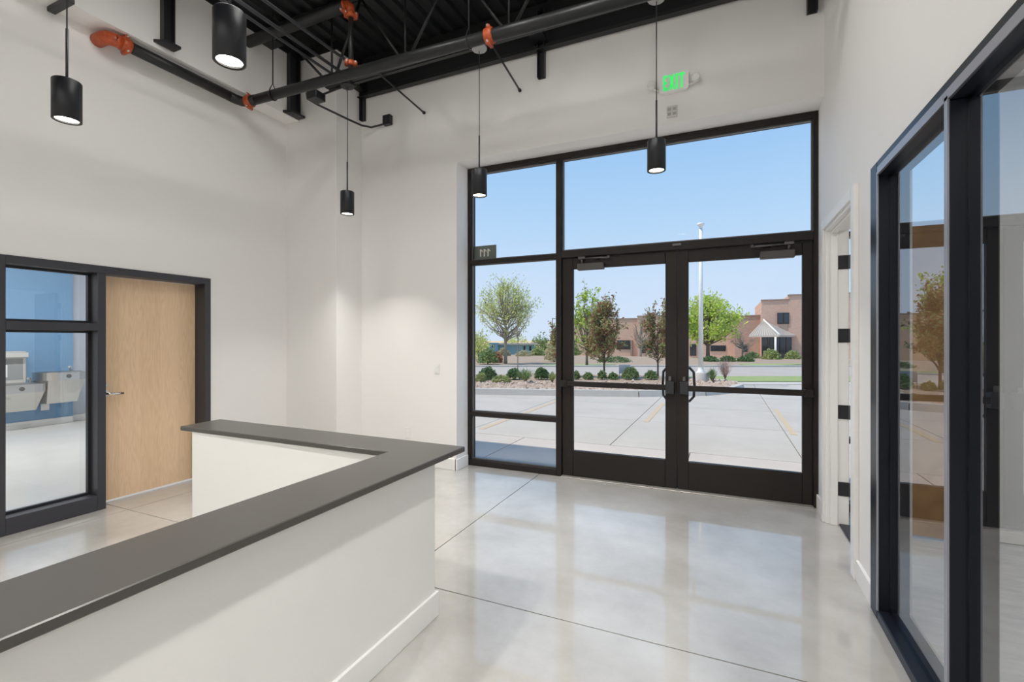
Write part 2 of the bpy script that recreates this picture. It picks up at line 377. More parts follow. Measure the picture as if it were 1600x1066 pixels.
BB(XR + .075, XR + .15, 3.295, 4.095, .0, .012, b=.003).build('threshold', NAVY, t4)
hz = (1.905, 1.375, .822, .265)
d4 = thing('door_4', 'open oak door seen through the right hand glazing', 'door', (XR + .19, 4.08, 0), kind='structure')
BB(XR + .190, XR + .86, 4.048, 4.092, .015, 2.118).build('leaf', OAK, d4)
for z in hz:
    hp = BB(XR + .068, XR + .133, 4.089, 4.096, z - .05, z + .05, b=.001).build('hinge', BLACKM, d4)
    MB().cyl(XR + .142, 4.086, z - .05, z + .05, .009, 10).build('knuckle', BLACKM, hp)
    BB(XR + .150, XR + .192, 4.082, 4.09, z - .05, z + .05, b=.001).build('hinge_leaf', BLACKM, hp)

w3 = thing('window_3', 'tall blue black framed interior glazing at right', 'window', (XR, 1.6, 0), kind='structure')
GX0, GX1 = XR - .018, XR + .110
def gm(nm, y0, y1, z0, z1, m=NAVY): return BB(GX0, GX1, y0, y1, z0, z1, b=.005).build(nm, m, w3)
gm('jamb', 2.788, 2.900, 0, 2.206); gm('jamb', .30, .36, 0, 2.206)
mull = [(1.996, 2.026), (1.14, 1.17)]
for a, b in mull: gm('mullion', a, b, .05, 2.134)
gm('head_rail', .36, 2.788, 2.134, 2.206); gm('sill_rail', .36, 2.788, 0, .05)
EDGE = mat('frame_edge', (.34, .34, .38), .35, metal=.3)
ed = [2.788] + [v for p in mull for v in p[::-1]] + [.36]
for i in range(0, len(ed), 2):
    y1, y0 = ed[i], ed[i + 1]
    BX(XR + .024, XR + .030, y0 - .004, y1 + .004, .046, 2.138).build('pane', GL_IN, w3)
    for a in ((y0, y1, 2.116, 2.134), (y0, y1, .05, .068), (y1 - .012, y1, .068, 2.116), (y0, y0 + .012, .068, 2.116)):
        BX(XR + .031, XR + .060, *a).build('glazing_stop', NAVY, w3)
BX(GX0 - .002, GX0 + .004, 2.776, 2.790, .05, 2.15).build('edge_strip', EDGE, w3)
BX(GX0 - .002, GX0 + .004, 1.998, 2.024, .05, 2.15).build('edge_strip', EDGE, w3)
BX(GX0 - .002, GX0 + .004, .36, 2.776, 2.138, 2.172).build('edge_strip', EDGE, w3)

# ================================================================== RECEPTION DESK
dkz = .778; kb = .12
rd = thing('reception_desk', 'white painted L shaped reception desk with baseboard', 'desk', (-2, 1.5, 0))
MB().prism([(-1.285, -.6), (-1.285, 1.948), (-2.99, 1.948), (-2.99, 1.852), (-1.472, 1.852), (-1.472, -.6)][::1], 0, dkz).build('half_wall', DESKW, rd)
bb = MB(); bb.bbox(-1.285, -1.270, -.6, 1.963, 0, kb, b=.003); bb.bbox(-3.005, -1.285, 1.948, 1.963, 0, kb, b=.003)
bb.build('baseboard', TRIMW, rd)
ctp = [(-1.198, -.66), (-1.198, 2.088), (-3.13, 2.125), (-3.10, 1.848), (-1.482, 1.840), (-1.482, -.66)]
ct = MB()
def inset(poly, d):
    n = len(poly); out = []
    for i in range(n):
        p0, p1, p2 = (Vector(poly[(i + k) % n]) for k in (-1, 0, 1))
        a = (p1 - p0).normalized(); b = (p2 - p1).normalized()
        na = Vector((-a.y, a.x)); nb = Vector((-b.y, b.x)); m = (na + nb); m = m / max(.2, m.dot(na)) * d
        out.append(tuple(p1 + m))
    return out
pi = inset(ctp, .003); n = len(ctp); zs = (dkz, dkz + .003, dkz + .024, dkz + .027)
rings = [pi, ctp, ctp, pi]; vs = []
for r, z in zip(rings, zs): vs += [(x, y, z) for x, y in r]
fs = [tuple(range(n - 1, -1, -1)), tuple(range(3 * n, 4 * n))]
for k in range(3): fs += [(k * n + i, k * n + (i + 1) % n, (k + 1) * n + (i + 1) % n, (k + 1) * n + i) for i in range(n)]
tag(ct.add(vs, fs).build('countertop', STONE, None, (-1.3, 1.5, dkz)), 'dark grey stone countertop lying on the white reception desk', 'countertop')

# ================================================================== PENDANTS
def make_pendant(x, y, label, zc=3.712, can=None):
    zb = 2.515; r = .0625; h = .212
    p = thing('pendant_light', label, 'pendant light', (x, y, zb), 'black cylinder pendant lights')
    MB().lathe(x, y, [(.050, zb + .004), (.056, zb), (r, zb + .002), (r, zb + h - .004), (r - .003, zb + h), (r - .007, zb + h - .002), (r - .007, zb + h - .03), (0.0005, zb + h - .03)], 40).lathe(
        x, y, [(.0555, zb + .03), (.0545, zb + .001)], 40).build('shade', SATIN, p)
    MB().lathe(x, y, [(.0005, zb + .014), (.054, zb + .014)], 32).build('lens', LENS, p)
    MB().cyl(x, y, zb + h - .03, zb + h + .28, .0065, 8).build('stem', BLACKM, p)
    MB().cyl(x, y, zb + h + .28, zc - .01, .0035, 8).build('cord', BLACKM, p)
    MB().lathe(x, y, [(.0005, zc - .02), (.012, zc - .02), (.016, zc - .008), (.058, zc - .006), (.062, zc), (.062, zc + .012), (.0005, zc + .012)], 32).build('canopy', can or CAN, p)
    lamp('pendant_lamp', 'AREA', (x, y, zb + .008), PENDANT_W, p, .10, col=(1, .97, .93), spread=math.radians(100))
    return p
CAN = mat('canopy_grey', (.42, .42, .41), .5)
make_pendant(-3.21, 3.40, 'black pendant lamp hanging before the far left corner pilaster', can=BLACKM)
make_pendant(-1.815, 3.40, 'black pendant lamp at the left edge of the storefront')
make_pendant(-.425, 3.40, 'black pendant lamp before the large transom pane, below the exit sign')
make_pendant(-3.20, 1.33, 'black pendant lamp before the left wall, nearest the left edge')
make_pendant(-1.90, 1.33, 'largest black pendant lamp, nearest the camera, at top left')
for (x, y, lab) in ((-.43, 1.10, 'just above the frame, right of the largest one'), (-3.2, -.74, 'behind the camera, left of the row'), (-1.85, -.74, 'behind the camera, middle of the row'), (-.43, -.74, 'behind the camera, right of the row')): make_pendant(x, y, 'added unseen black pendant lamp ' + lab)  # extra pendants out of view, added to brighten the room

# ================================================================== ROOF STEEL, PIPES, CONDUIT
def joist(y, label):
    j = thing('bar_joist', label, 'roof joist', (-2, y, 3.72), 'black bar joists')
    MB().box(-4.28, XR, y - .045, y - .005, ZD - .045, ZD - .004).box(-4.28, XR, y + .005, y + .045, ZD - .045, ZD - .004).build('top_chord', DECKM, j)
    MB().box(-3.45, XR, y - .04, y - .006, 3.735, 3.741).box(-3.45, XR, y + .006, y + .04, 3.735, 3.741).box(-3.45, XR, y - .012, y - .006, 3.741, 3.772).box(-3.45, XR, y + .006, y + .012, 3.741, 3.772).build('bottom_chord', PIPEM, j)
    BB(-4.30, -4.12, y - .07, y + .07, 4.36, ZD - .045).build('seat', DECKM, j)
    tops = [-4.12, -3.05, -2.05, -1.05, -.05]; bots = [-3.40, -2.55, -1.55, -.55, .45]
    for i, b in enumerate(bots):
        MB().tube([(tops[i], y, ZD - .03), (b, y, 3.75)], .013, 6).build('web_rod', PIPEM, j)
        if i + 1 < len(tops): MB().tube([(b, y, 3.75), (tops[i + 1], y, ZD - .03)], .013, 6).build('web_rod', PIPEM, j)
        MB().tube([(b, y, 3.75), (b, y, ZD - .03)], .009, 6).build('web_post', PIPEM, j)
    return j
joist(3.40, 'black bar joist with web rods behind the main sprinkler pipe')
joist(1.33, 'black bar joist over the near pendant lamps')
for x, lab in ((-2.87, 'thin black bridging bar to front wall nearest the corner pilaster'), (-1.765, 'thin black bridging bar to front wall left of the storefront mullion')):
    b = MB().tube([(x + .07, 3.36, 3.715), (x - .03, YW - .01, 3.752)], .009, 6); b.tube([(x - .03, YW - .02, 3.752), (x - .03, YW, 3.752)], .016, 8)
    tag(b.build('bridging_bar', PIPEM, None, (x, 3.8, 3.7)), lab, 'steel bar', 'bridging bars')

PY = 3.20
sp = thing('sprinkler_pipe', 'black sprinkler piping with orange couplings under the deck', 'sprinkler pipe', (-2, PY, 3.6))
zl = lambda x: 3.702 - (x + 4.33) * .0195
MB().tube([(-4.20, PY, zl(-4.2)), (XR, PY, zl(XR))], .045, 18).build('main_pipe', PIPEM, sp)
MB().tube([(-4.36, 2.10, 3.700), (-4.36, 3.06, 3.700)], .045, 18).build('wall_pipe', PIPEM, sp)
MB().tube([(-4.36, 3.04, 3.70), (-4.36, 3.12, 3.70), (-4.345, 3.17, 3.70), (-4.31, 3.195, 3.70), (-4.18, PY, 3.70)], .046, 16).build('elbow', PIPEM, sp)
MB().tube([(-4.50, 2.06, 3.70), (-4.43, 2.06, 3.70), (-4.385, 2.07, 3.70), (-4.365, 2.10, 3.70), (-4.36, 2.16, 3.70)], .05, 16).build('elbow', ORANGE, sp)
def coupling(c, ax, k_=1.0):
    c = Vector(c); a = Vector(ax).normalized(); q = []
    for t, r in ((-.034, .047), (-.030, .056), (-.010, .058), (.010, .058), (.030, .056), (.034, .047)): q.append((c + a * t * k_, r * k_))
    k = MB().tube([p for p, r in q], [r for p, r in q], 18)
    o = k.build('coupling', ORANGE, sp)
    u = a.orthogonal().normalized()
    if abs(a.z) < .5: u = Vector((0, 0, 1))
    for s in (1, -1):
        p = c + u * .058 * k_ * s; w = a.cross(u)
        MB().tube([p - w * .035, p + w * .035], .017, 8).build('clamp_ear', ORANGE, o)
        MB().tube([p - w * .05, p + w * .05], .007, 6).build('bolt', STEEL, o)
coupling((-4.28, PY, 3.70), (1, .25, 0)); coupling((-4.36, 2.18, 3.70), (0, 1, 0))
coupling((-1.62, PY, zl(-1.62)), (1, 0, 0)); coupling((-2.98, PY, 3.765), (0, 0, 1), .62); coupling((-2.98, PY, 4.19), (0, 0, 1), .75); coupling((-3.06, PY, 4.29), (1, 0, 0), .8)
MB().tube([(-2.98, PY, 3.69), (-2.98, PY, 4.24)], .022, 14).build('riser', PIPEM, sp)
MB().tube([(-2.98, PY, 4.19), (-2.985, PY, 4.27), (-3.01, PY, 4.29), (-3.08, PY, 4.29)], .034, 14).build('elbow', ORANGE, sp)
MB().tube([(-4.30, PY, 4.29), (-3.05, PY, 4.29)], .05, 16).build('upper_pipe', DECKM, sp)
MB().tube([(-2.98, PY, 4.34), (XR, PY, 4.34)], .02, 10).build('branch_line', DECKM, sp)
for x in (-3.95, -1.80):
    z = zl(x)
    hg = MB().tube([(x, PY, z + .10), (x, PY, 4.5)], .006, 6).build('hanger_rod', BLACKM, sp)
    MB().tube([(x, PY - .047, z), (x, PY - .03, z + .05), (x, PY, z + .11), (x, PY + .03, z + .05), (x, PY + .047, z)], .005, 6, False).tube([(x, PY + .049 * math.cos(t * math.pi / 8), z - .049 * math.sin(t * math.pi / 8)) for t in range(9)], .006, 6, False).build('hanger_loop', BLACKM, hg)

cd = thing('conduit_run', 'grey electrical conduits running to the far left pendant', 'conduit', (-3.2, 1.5, 3.8))
for (xa, xb, z, r) in ((-3.33, -3.30, 3.80, .012), (-3.25, -3.22, 3.815, .014), (-3.10, -3.09, 3.85, .013)):
    MB().tube([(xa, -3.4, z), (xb, 3.36, z)], r, 8).build('conduit', mat('conduit_grey', (.055, .056, .062), .35) if 'conduit_grey' not in MATS else MATS['conduit_grey'], cd)
for y in (1.1, 1.9): BX(-3.36, -2.98, y - .02, y + .02, 3.825, 3.85).build('strut', PIPEM, cd)
jb = thing('junction_box', 'black junction boxes and nipple above far left pendant', 'junction box', (-3.4, 3.4, 3.7))
BB(-3.66, -3.54, 3.34, 3.46, 3.66, 3.734).build('box', BLACKM, jb); BB(-3.27, -3.15, 3.34, 3.46, 3.7245, 3.734).build('box', BLACKM, jb)
MB().tube([(-3.55, 3.4, 3.70), (-3.26, 3.4, 3.722)], .010, 8).build('nipple', BLACKM, jb)
def pxY(x, y, Y):
    u = (x - 800) / F_PX; v = (530 - y) / F_PX; dx_, dy_ = -SN + u * CS, CS + u * SN; t = Y / dy_
    return (dx_ * t, Y, EYE + v * t)
wj = thing('wall_junction_box', 'black junction box with looping flexible conduit on front wall', 'junction box', pxY(608, 190, YW))
jx, _, jz = pxY(608, 190, YW)
BB(jx - .05, jx + .05, YW - .055, YW, jz - .05, jz + .055).build('box', BLACKM, wj)
pts = [pxY(488, 141, 3.42), pxY(479, 146, 3.50), pxY(480, 154, 3.55), pxY(495, 163, 3.62), pxY(520, 175, 3.74), pxY(545, 187, 3.90), pxY(565, 196, 4.05), pxY(580, 199, 4.13), pxY(592, 196, YW - .03), pxY(603, 193, YW - .03)]
MB().tube(pts, .011, 8).build('flexible_conduit', BLACKM, wj)

def channel_front(x0, x1, z0, label):
    c = thing('wall_channel', label, 'steel channel', ((x0 + x1) / 2, YW, z0), 'black channels on the front wall')
    MB().box(x0, x1, YW - .012, YW, z0, 4.45).box(x0, x0 + .008, YW - .05, YW - .012, z0, 4.45).box(x1 - .008, x1, YW - .05, YW - .012, z0, 4.45).build('channel', BLACKM, c)
    BX(x0 - .03, x1 + .03, YW - .18, YW - .012, 4.135, 4.15).build('cleat', DECKM, c)
channel_front(-3.745, -3.69, 3.815, 'short black steel channel on front wall beside the corner pilaster')
channel_front(-1.602, -1.531, 3.812, 'short black steel channel on front wall left of the exit sign')
channel_front(.575, .645, 3.815, 'short black steel channel on front wall at the right wall')
def channel_left(y0, y1, z0, label):
    c = thing('wall_channel', label, 'steel channel', (-4.3, (y0 + y1) / 2, z0), 'black channels on the left wall')
    MB().box(-4.30, -4.288, y0, y1, z0, 4.43).box(-4.288, -4.245, y0, y0 + .01, z0, 4.43).box(-4.288, -4.245, y1 - .01, y1, z0, 4.43).build('channel', BLACKM, c)
    MB().prism([(-4.30, y0 - .05), (-4.20, y0), (-4.20, y1 + .02), (-4.30, y1 + .02)], z0 - .012, z0 + .01).build('foot_plate', BLACKM, c)
channel_left(2.40, 2.49, 3.82, 'black steel channel on the upper left wall above the wall pipe')
channel_left(3.655, 3.79, 3.79, 'wide black steel channel where upper left wall meets pilaster')
tag(BB(-4.49, -4.22, 1.75, 1.80, 3.735, 3.77).build('strut_stub', BLACKM, None, (-4.3, 1.77, 3.75)), 'short black strut under the left wall band at top left', 'steel strut')

# ================================================================== EXIT SIGN, PLATES
ex = thing('exit_sign', 'white emergency sign with green EXIT letters and two lamp heads', 'exit sign', (-.38, YW, 3.43))
x0, x1, z0, z1 = -.497, -.262, 3.425, 3.582
def rr(x0, x1, z0, z1, r, n=5):
    p = []
    for cx, cz, a0 in ((x1 - r, z1 - r, 0), (x0 + r, z1 - r, 90), (x0 + r, z0 + r, 180), (x1 - r, z0 + r, 270)):
        for i in range(n + 1):
            a = math.radians(a0 + 90 * i / n); p.append((cx + r * math.cos(a), cz + r * math.sin(a)))
    return p
def plateY(poly, ya, yb):
    n = len(poly); m = MB(); m.add([(x, ya, z) for x, z in poly] + [(x, yb, z) for x, z in poly], [tuple(range(n)), tuple(range(2 * n - 1, n - 1, -1))] + [(i, n + i, n + (i + 1) % n, (i + 1) % n) for i in range(n)]); return m
plateY(rr(x0, x1, z0, z1, .025), YW - .042, YW).build('housing', WPLAS, ex)
lx = -.465; lw, lh, st = .037, .125, .0145; zc = z0 + .016; yl0, yl1 = YW - .046, YW - .041
def letter(rects, polys=()):
    m = MB()
    for a in rects: m.box(a[0], a[1], yl0, yl1, a[2], a[3])
    for p in polys: 
        q = plateY(p, yl0, yl1); m.add(q.v, q.f)
    m.build('letter', GREENL, ex)
letter([(lx, lx + st, zc, zc + lh), (lx + st, lx + lw, zc + lh - .022, zc + lh), (lx + st, lx + lw - .006, zc + .052, zc + .073), (lx + st, lx + lw, zc, zc + .022)])
lx += .045; w = .048
letter([], [[(lx, zc), (lx + .016, zc), (lx + w, zc + lh), (lx + w - .016, zc + lh)], [(lx + w - .016, zc), (lx + w, zc), (lx + .016, zc + lh), (lx, zc + lh)]])
lx += .055
letter([(lx, lx + .017, zc, zc + lh)])
lx += .024
letter([(lx, lx + .046, zc + lh - .022, zc + lh), (lx + .0155, lx + .0305, zc, zc + lh - .022)])
for hx, hz_ in ((-.562, 3.512), (-.208, 3.500)):
    hdp = MB().tube([(hx, YW - .065, hz_), (hx, YW - .06, hz_), (hx, YW - .02, hz_), (hx, YW - .012, hz_)], [.026, .033, .033, .02], 24).build('lamp_head', WPLAS, ex)
    e = x0 if hx < x0 else x1
    MB().tube([(hx, YW - .02, hz_ - .02), (e, YW - .02, z0 + .035)], .009, 8).build('lamp_arm', WPLAS, hdp)
vp = thing('speaker_plate', 'small painted square vent plate under the exit sign', 'wall plate', (-.398, YW, 3.22))
PLT = mat('painted_plate', (.66, .645, .61), .5)
BB(-.440, -.356, YW - .012, YW, 3.222, 3.322, b=.004).build('plate', PLT, vp)
for i in (-.020, .020):
    for j in (-.02, .02): BB(-.398 + i - .014, -.398 + i + .014, YW - .016, YW - .012, 3.272 + j - .012, 3.272 + j + .012, b=.002).build('louvre', mat('plate_slot', (.42, .41, .385), .6) if 'plate_slot' not in MATS else MATS['plate_slot'], vp)
sw = thing('light_switch', 'white rocker switch plate on front wall left of the window', 'light switch', (-2.742, YW, 1.035))
BB(-2.774, -2.710, YW - .006, YW, .985, 1.09, b=.003).build('plate', WPLAS, sw); BB(-2.757, -2.727, YW - .012, YW - .006, 1.005, 1.07, b=.003).build('rocker', WPLAS, sw)
ol = thing('wall_outlet', 'white outlet plate on front wall just above the countertop', 'outlet', (-3.11, YW, .33))
BB(-3.145, -3.075, YW - .006, YW, .28, .395, b=.003).build('plate', WPLAS, ol)
for z in (.312, .363): BB(-3.127, -3.093, YW - .009, YW - .006, z - .017, z + .017, b=.002).build('receptacle', TRIMW, ol)
ol2 = thing('wall_outlet', 'white outlet plate on the corner pilaster behind the countertop', 'outlet', (-4.25, 3.82, .33))
BB(-4.29, -4.22, 3.814, 3.82, .28, .395, b=.003).build('plate', WPLAS, ol2)

# ================================================================== LEFT ROOM (seen through the sidelight)
lf = BX(-9.85, -4.65, -3.5, 4.62, -.12, 0).build('floor_lobby', CONC_L); tag(lf, 'pale concrete floor of the room behind the sidelight', 'floor', None, 'structure')
wall('wall_lobby', 'grey painted far wall behind the drinking fountains', BX(-9.95, -9.80, -3.5, 4.62, 0, ZD), GREYW)
wall('wall_lobby_front', 'grey end wall of the room behind the sidelight', BX(-9.80, -4.65, 4.56, 4.68, 0, ZD), GREYW)
wall('wall_blue', 'blue accent wall behind the drinking fountains', BX(-9.80, -9.68, 1.2, 4.10, 0, 2.45), BLUEW)
baseboard('baseboard_lobby', 'dark base strip under the blue accent wall', [(-9.68, -9.665, 1.2, 4.1, 0, .10), (-9.8, -9.785, 4.1, 4.42, 0, .1)])
pl = BB(-9.80, -9.55, 4.43, 4.56, 0, 1.12).build('wing_wall', TRIMW, None, (-9.6, 4.5, 0)); tag(pl, 'low white wing wall beside the drinking fountains', 'wing wall')
def fountain(y0, y1, zt, zb, label, filler):
    xb = -9.676; f_ = thing('drinking_fountain', label, 'drinking fountain', (xb, (y0 + y1) / 2, zb), 'stainless drinking fountains')
    xf = xb + .46; ym = (y0 + y1) / 2
    # tapered apron
    m = MB(); zt2 = zt - .12
    t = [(xb, y0 + .03), (xf - .05, y0 + .03), (xf - .05, y1 - .03), (xb, y1 - .03)]; bt = [(xb, y0 + .07), (xb + .26, y0 + .07), (xb + .26, y1 - .07), (xb, y1 - .07)]
    m.add([(x, y, zt2) for x, y in t] + [(x, y, zb) for x, y in bt], [(3, 2, 1, 0), (4, 5, 6, 7), (0, 1, 5, 4), (1, 2, 6, 5), (2, 3, 7, 6), (3, 0, 4, 7)])
    m.build('apron', STEELL, f_)
    # basin ring with rounded front
    arc = [(xb, y0), (xf - .12, y0)] + [(xf - .12 + .12 * math.sin(a), y0 + .12 - .12 * math.cos(a)) for a in (math.pi / 6, math.pi / 3, math.pi / 2)] + [(xf - .12 + .12 * math.cos(a), y1 - .12 + .12 * math.sin(a)) for a in (0.001, math.pi / 6, math.pi / 3, math.pi / 2)] + [(xb, y1)]
    MB().prism(arc, zt2, zt).build('basin', STEEL, f_)
    ins = [(xb + .05 + (x - xb) * .82, ym + (y - ym) * .84) for x, y in arc]
    MB().prism(ins, zt, zt + .006).build('bowl', mat('bowl_steel', (.35, .35, .34), .35, metal=.9) if 'bowl_steel' not in MATS else MATS['bowl_steel'], f_)
    MB().tube([(xb + .12, y1 - .09, zt), (xb + .12, y1 - .09, zt + .05), (xb + .15, y1 - .11, zt + .075), (xb + .2, y1 - .14, zt + .07)], .016, 8).build('bubbler', CHROME, f_)
    MB().tube([(xf, ym, zt - .06), (xf + .012, ym, zt - .06)], .03, 12).build('push_button', GREYM, f_)
    if filler:
        p = BB(xb, xb + .10, y0 + .0, y1 - .12, zt, 1.17, b=.01).build('bottle_filler', STEELL, f_)
        BX(xb + .10, xb + .106, y0 + .05, y1 - .16, zt + .06, 1.06).build('alcove', mat('alcove_grey', (.26, .27, .27), .5), p)
        BB(xb + .106, xb + .2, y0 + .02, y1 - .13, 1.08, 1.15).build('filler_head', STEELL, p)
        MB().box(xb + .106, xb + .109, y0 + .17, y0 + .27, zt + .10, zt + .28).box(xb + .106, xb + .109, y0 + .195, y0 + .245, zt + .28, zt + .34).build('bottle_mark', WPLAS, p)
    else:
        BX(xb, xb + .012, y0 + .1, y0 + .2, zb - .12, zb - .02).build('service_plate', WPLAS, f_)
fountain(3.02, 3.62, .69, .29, 'stainless drinking fountain with tall bottle filler back, at left', True)
fountain(3.60, 4.11, .84, .36, 'higher stainless drinking fountain without bottle filler, at right', False)
def strip(x, y, z, L, label, power):  # strip light added for fill, never in view
    s_ = thing('fill_strip_light', label, 'fill light', (x, y, z), 'added fill strips under the deck and in the side rooms')
    BB(x - .06, x + .06, y - L / 2, y + L / 2, z, z + .06).build('housing', WPLAS, s_)
    BX(x - .05, x + .05, y - L / 2 + .02, y + L / 2 - .02, z - .01, z).build('diffuser', LEDW, s_)
    lamp('fill_strip_lamp', 'AREA', (x, y, z - .02), power, s_, (.10, L), shape='RECTANGLE', col=(1, .985, .965))
    for yy_ in (y - L / 3, y + L / 3): MB().cyl(x, yy_, z + .06, ZD, .006, 6).build('cable', BLACKM, s_)
for x, y in ((-7.6, 2.9), (-7.6, -.4)): strip(x, y, 3.2, 1.8, 'added fill strip light in the far left room, %s the fountains' % ('facing' if y > 1 else 'away from'), ROOM_FILL_W)  # added to brighten the left room, not in view

# ================================================================== RIGHT ROOM
rf = BX(XR + .15, 5.2, -3.5, 4.6, -.12, -.004).build('floor_right', CONC_R); tag(rf, 'raw scratched concrete floor of the room at right', 'floor', None, 'structure')
wall('wall_far_right', 'white side wall of the room at right', BX(5.05, 5.2, -3.5, 4.6, 0, ZD), WALL)
w4 = thing('window_4', 'narrow bronze sidelight in the room at right', 'window', (1.2, YF, 0), kind='structure')
for nm, a in (('jamb', (XR + .13, .86, D0, D1, 0, 3.175)), ('jamb', (1.57, 1.62, D0, D1, 0, 3.175)), ('head_rail', (.86, 1.57, D0, D1, 3.125, 3.175)), ('transom_bar', (.86, 1.57, D0, D1, 2.15, 2.19)), ('glazing_bar', (.86, 1.57, D0, D1, .534, .572)), ('sill_rail', (.86, 1.57, D0, D1, 0, .063))):
    BB(*a, b=.003).build(nm, BRONZE, w4)
for z0_, z1_ in ((.063, .534), (.572, 2.15), (2.19, 3.125)): BX(.855, 1.575, D0 + .058, D0 + .064, z0_ - .004, z1_ + .004).build('pane', GL_OUT, w4)
baseboard('baseboard_far', 'white baseboard of the room at right', [(1.606, 5.05, YW - .014, YW, 0, .115), (1.606, 1.62, YW - .0, YF - .005, 0, .115)])
strip(3.2, 1.5, 3.2, 1.8, 'added fill strip light in the room at right', ROOM_FILL_W * .8)  # added to brighten the right room, not in view
for x, lab in ((-2.75, 'nearest the left wall'), (-1.45, 'middle of the row'), (-.55, 'nearest the right wall')): strip(x, 1.98, 4.33, 1.2, 'added fill strip light under the deck above the frame, ' + lab, DECK_FILL_W * (1.35 if x > -1 else 1.0))  # unseen strips added overhead to lift the room's brightness

def fill_panel(x, y, z, w, l, label, power):  # unseen panel added behind the camera as fill light
    s_ = thing('fill_panel_light', label, 'fill light', (x, y, z), 'added fill panels in the rear of the lobby')
    BB(x - w / 2 - .03, x + w / 2 + .03, y - l / 2 - .03, y + l / 2 + .03, z, z + .05).build('housing', WPLAS, s_)
    BX(x - w / 2, x + w / 2, y - l / 2, y + l / 2, z - .006, z).build('diffuser', WPLAS, s_)
    lamp('fill_panel_lamp', 'AREA', (x, y, z - .02), power, s_, (w, l), shape='RECTANGLE', col=(1, .99, .975))
    for sx in (-1, 1): MB().cyl(x + sx * w * .4, y, z + .05, ZD - .002, .005, 6).build('cable', BLACKM, s_)
fill_panel(-2.3, -1.9, 3.38, 1.6, .56, 'added fill panel light behind the camera, left one', REAR_FILL_W)
fill_panel(-.6, -1.9, 3.38, 1.6, .56, 'added fill panel light behind the camera, right one', REAR_FILL_W)

# ================================================================== OUTSIDE
def AB(a, b, z=0.0): return Vector((a * CS - b * SN, a * SN + b * CS, z))
def gz(b): return -.02 if b < 23 else max(-.02 - (b - 23) * .024, -.9)
def ab_px(x, y):       # pixel of the ground -> (a, b)
    b = 15.0
    for _ in range(60): b = .5 * b + .5 * (EYE - gz(b)) * F_PX / (y - 530)
    return ((x - 800) / F_PX * b, b)

LOT = mat('lot_concrete', (.47, .435, .39), .8, noise=(1.1, (.55, .515, .47), .3, .7), bump=(40, .1))
LOT2 = mat('walk_concrete', (.50, .45, .41), .8, noise=(1.5, (.56, .51, .47), .3, .7), bump=(40, .1))
ROAD = mat('road_concrete', (.42, .38, .345), .85, noise=(.8, (.48, .44, .405), .3, .7))
KERB = mat('kerb_concrete', (.54, .51, .47), .8, noise=(6, (.60, .57, .53), .3, .7))
PALE = mat('pale_walk', (.56, .51, .45), .8, noise=(1, (.60, .55, .49), .3, .7))
SOIL = mat('planting_soil', (.33, .25, .19), .95, noise=(9, (.44, .34, .26), .3, .7))
GRASS = mat('lawn_grass', (.24, .33, .11), .9, noise=(3, (.36, .42, .18), .3, .75))
DRY = mat('dry_field', (.66, .46, .25), .95, noise=(.9, (.74, .57, .35), .3, .7))
STRIPE = mat('yellow_paint', (.60, .455, .285), .8, noise=(25, (.50, .44, .37), .4, .7))

lot = thing('parking_lot', 'concrete parking lot slabs outside the doors', 'pavement', (0, 8, -.02), kind='structure')
BX(-30, 40, 4.60, 40, -.40, -.10).build('sub_base', SOIL, lot)
gx = .006
xr1 = [-2.53 + 2.16 * k for k in range(-6, 7)]; xr2 = [.82 + 2.16 * k for k in range(-8, 8)]
rows = [(4.60, 6.08, xr1, LOT2), (6.08, 8.10, xr2, LOT), (8.10, 10.1, xr2, LOT), (10.1, 12.3, xr2, LOT), (12.3, 15.0, xr2, LOT), (15.0, 18.0, xr2, LOT), (18.0, 21.0, xr2, LOT)]
for (y0, y1, xx, m) in rows:
    for i in range(len(xx) - 1): BX(xx[i] + gx, xx[i + 1] - gx, y0 + gx, y1 - gx, -.14, -.02).build('slab', m, lot)
for (xa, ya, yb) in ((-3.36, 6.35, 10.3), (-1.17, 8.0, 10.5), (.92, 7.8, 10.5), (3.05, 7.8, 10.5), (-5.5, 6.4, 10)): BX(xa - .042, xa + .042, ya, yb, -.021, -.016).build('stripe', STRIPE, lot)

def sheet(name, label, cat, poly, m, z, thick=.1, kind='structure'):   # polygon in (a,b)
    mb = MB(); n = len(poly); top = [tuple(AB(a, b, z(b) if callable(z) else z)) for a, b in poly]; bot = [(x, y, zz - thick) for x, y, zz in top]
    ar = sum(top[i][0] * top[(i + 1) % n][1] - top[(i + 1) % n][0] * top[i][1] for i in range(n))
    if ar < 0: top = top[::-1]; bot = bot[::-1]
    mb.add(top + bot, [tuple(range(n)), tuple(range(2 * n - 1, n - 1, -1))] + [(i, n + i, n + (i + 1) % n, (i + 1) % n) for i in range(n)])
    c = AB(sum(p[0] for p in poly) / n, sum(p[1] for p in poly) / n, 0)
    return tag(mb.build(name, m, None, tuple(c)), label, cat, None, kind)
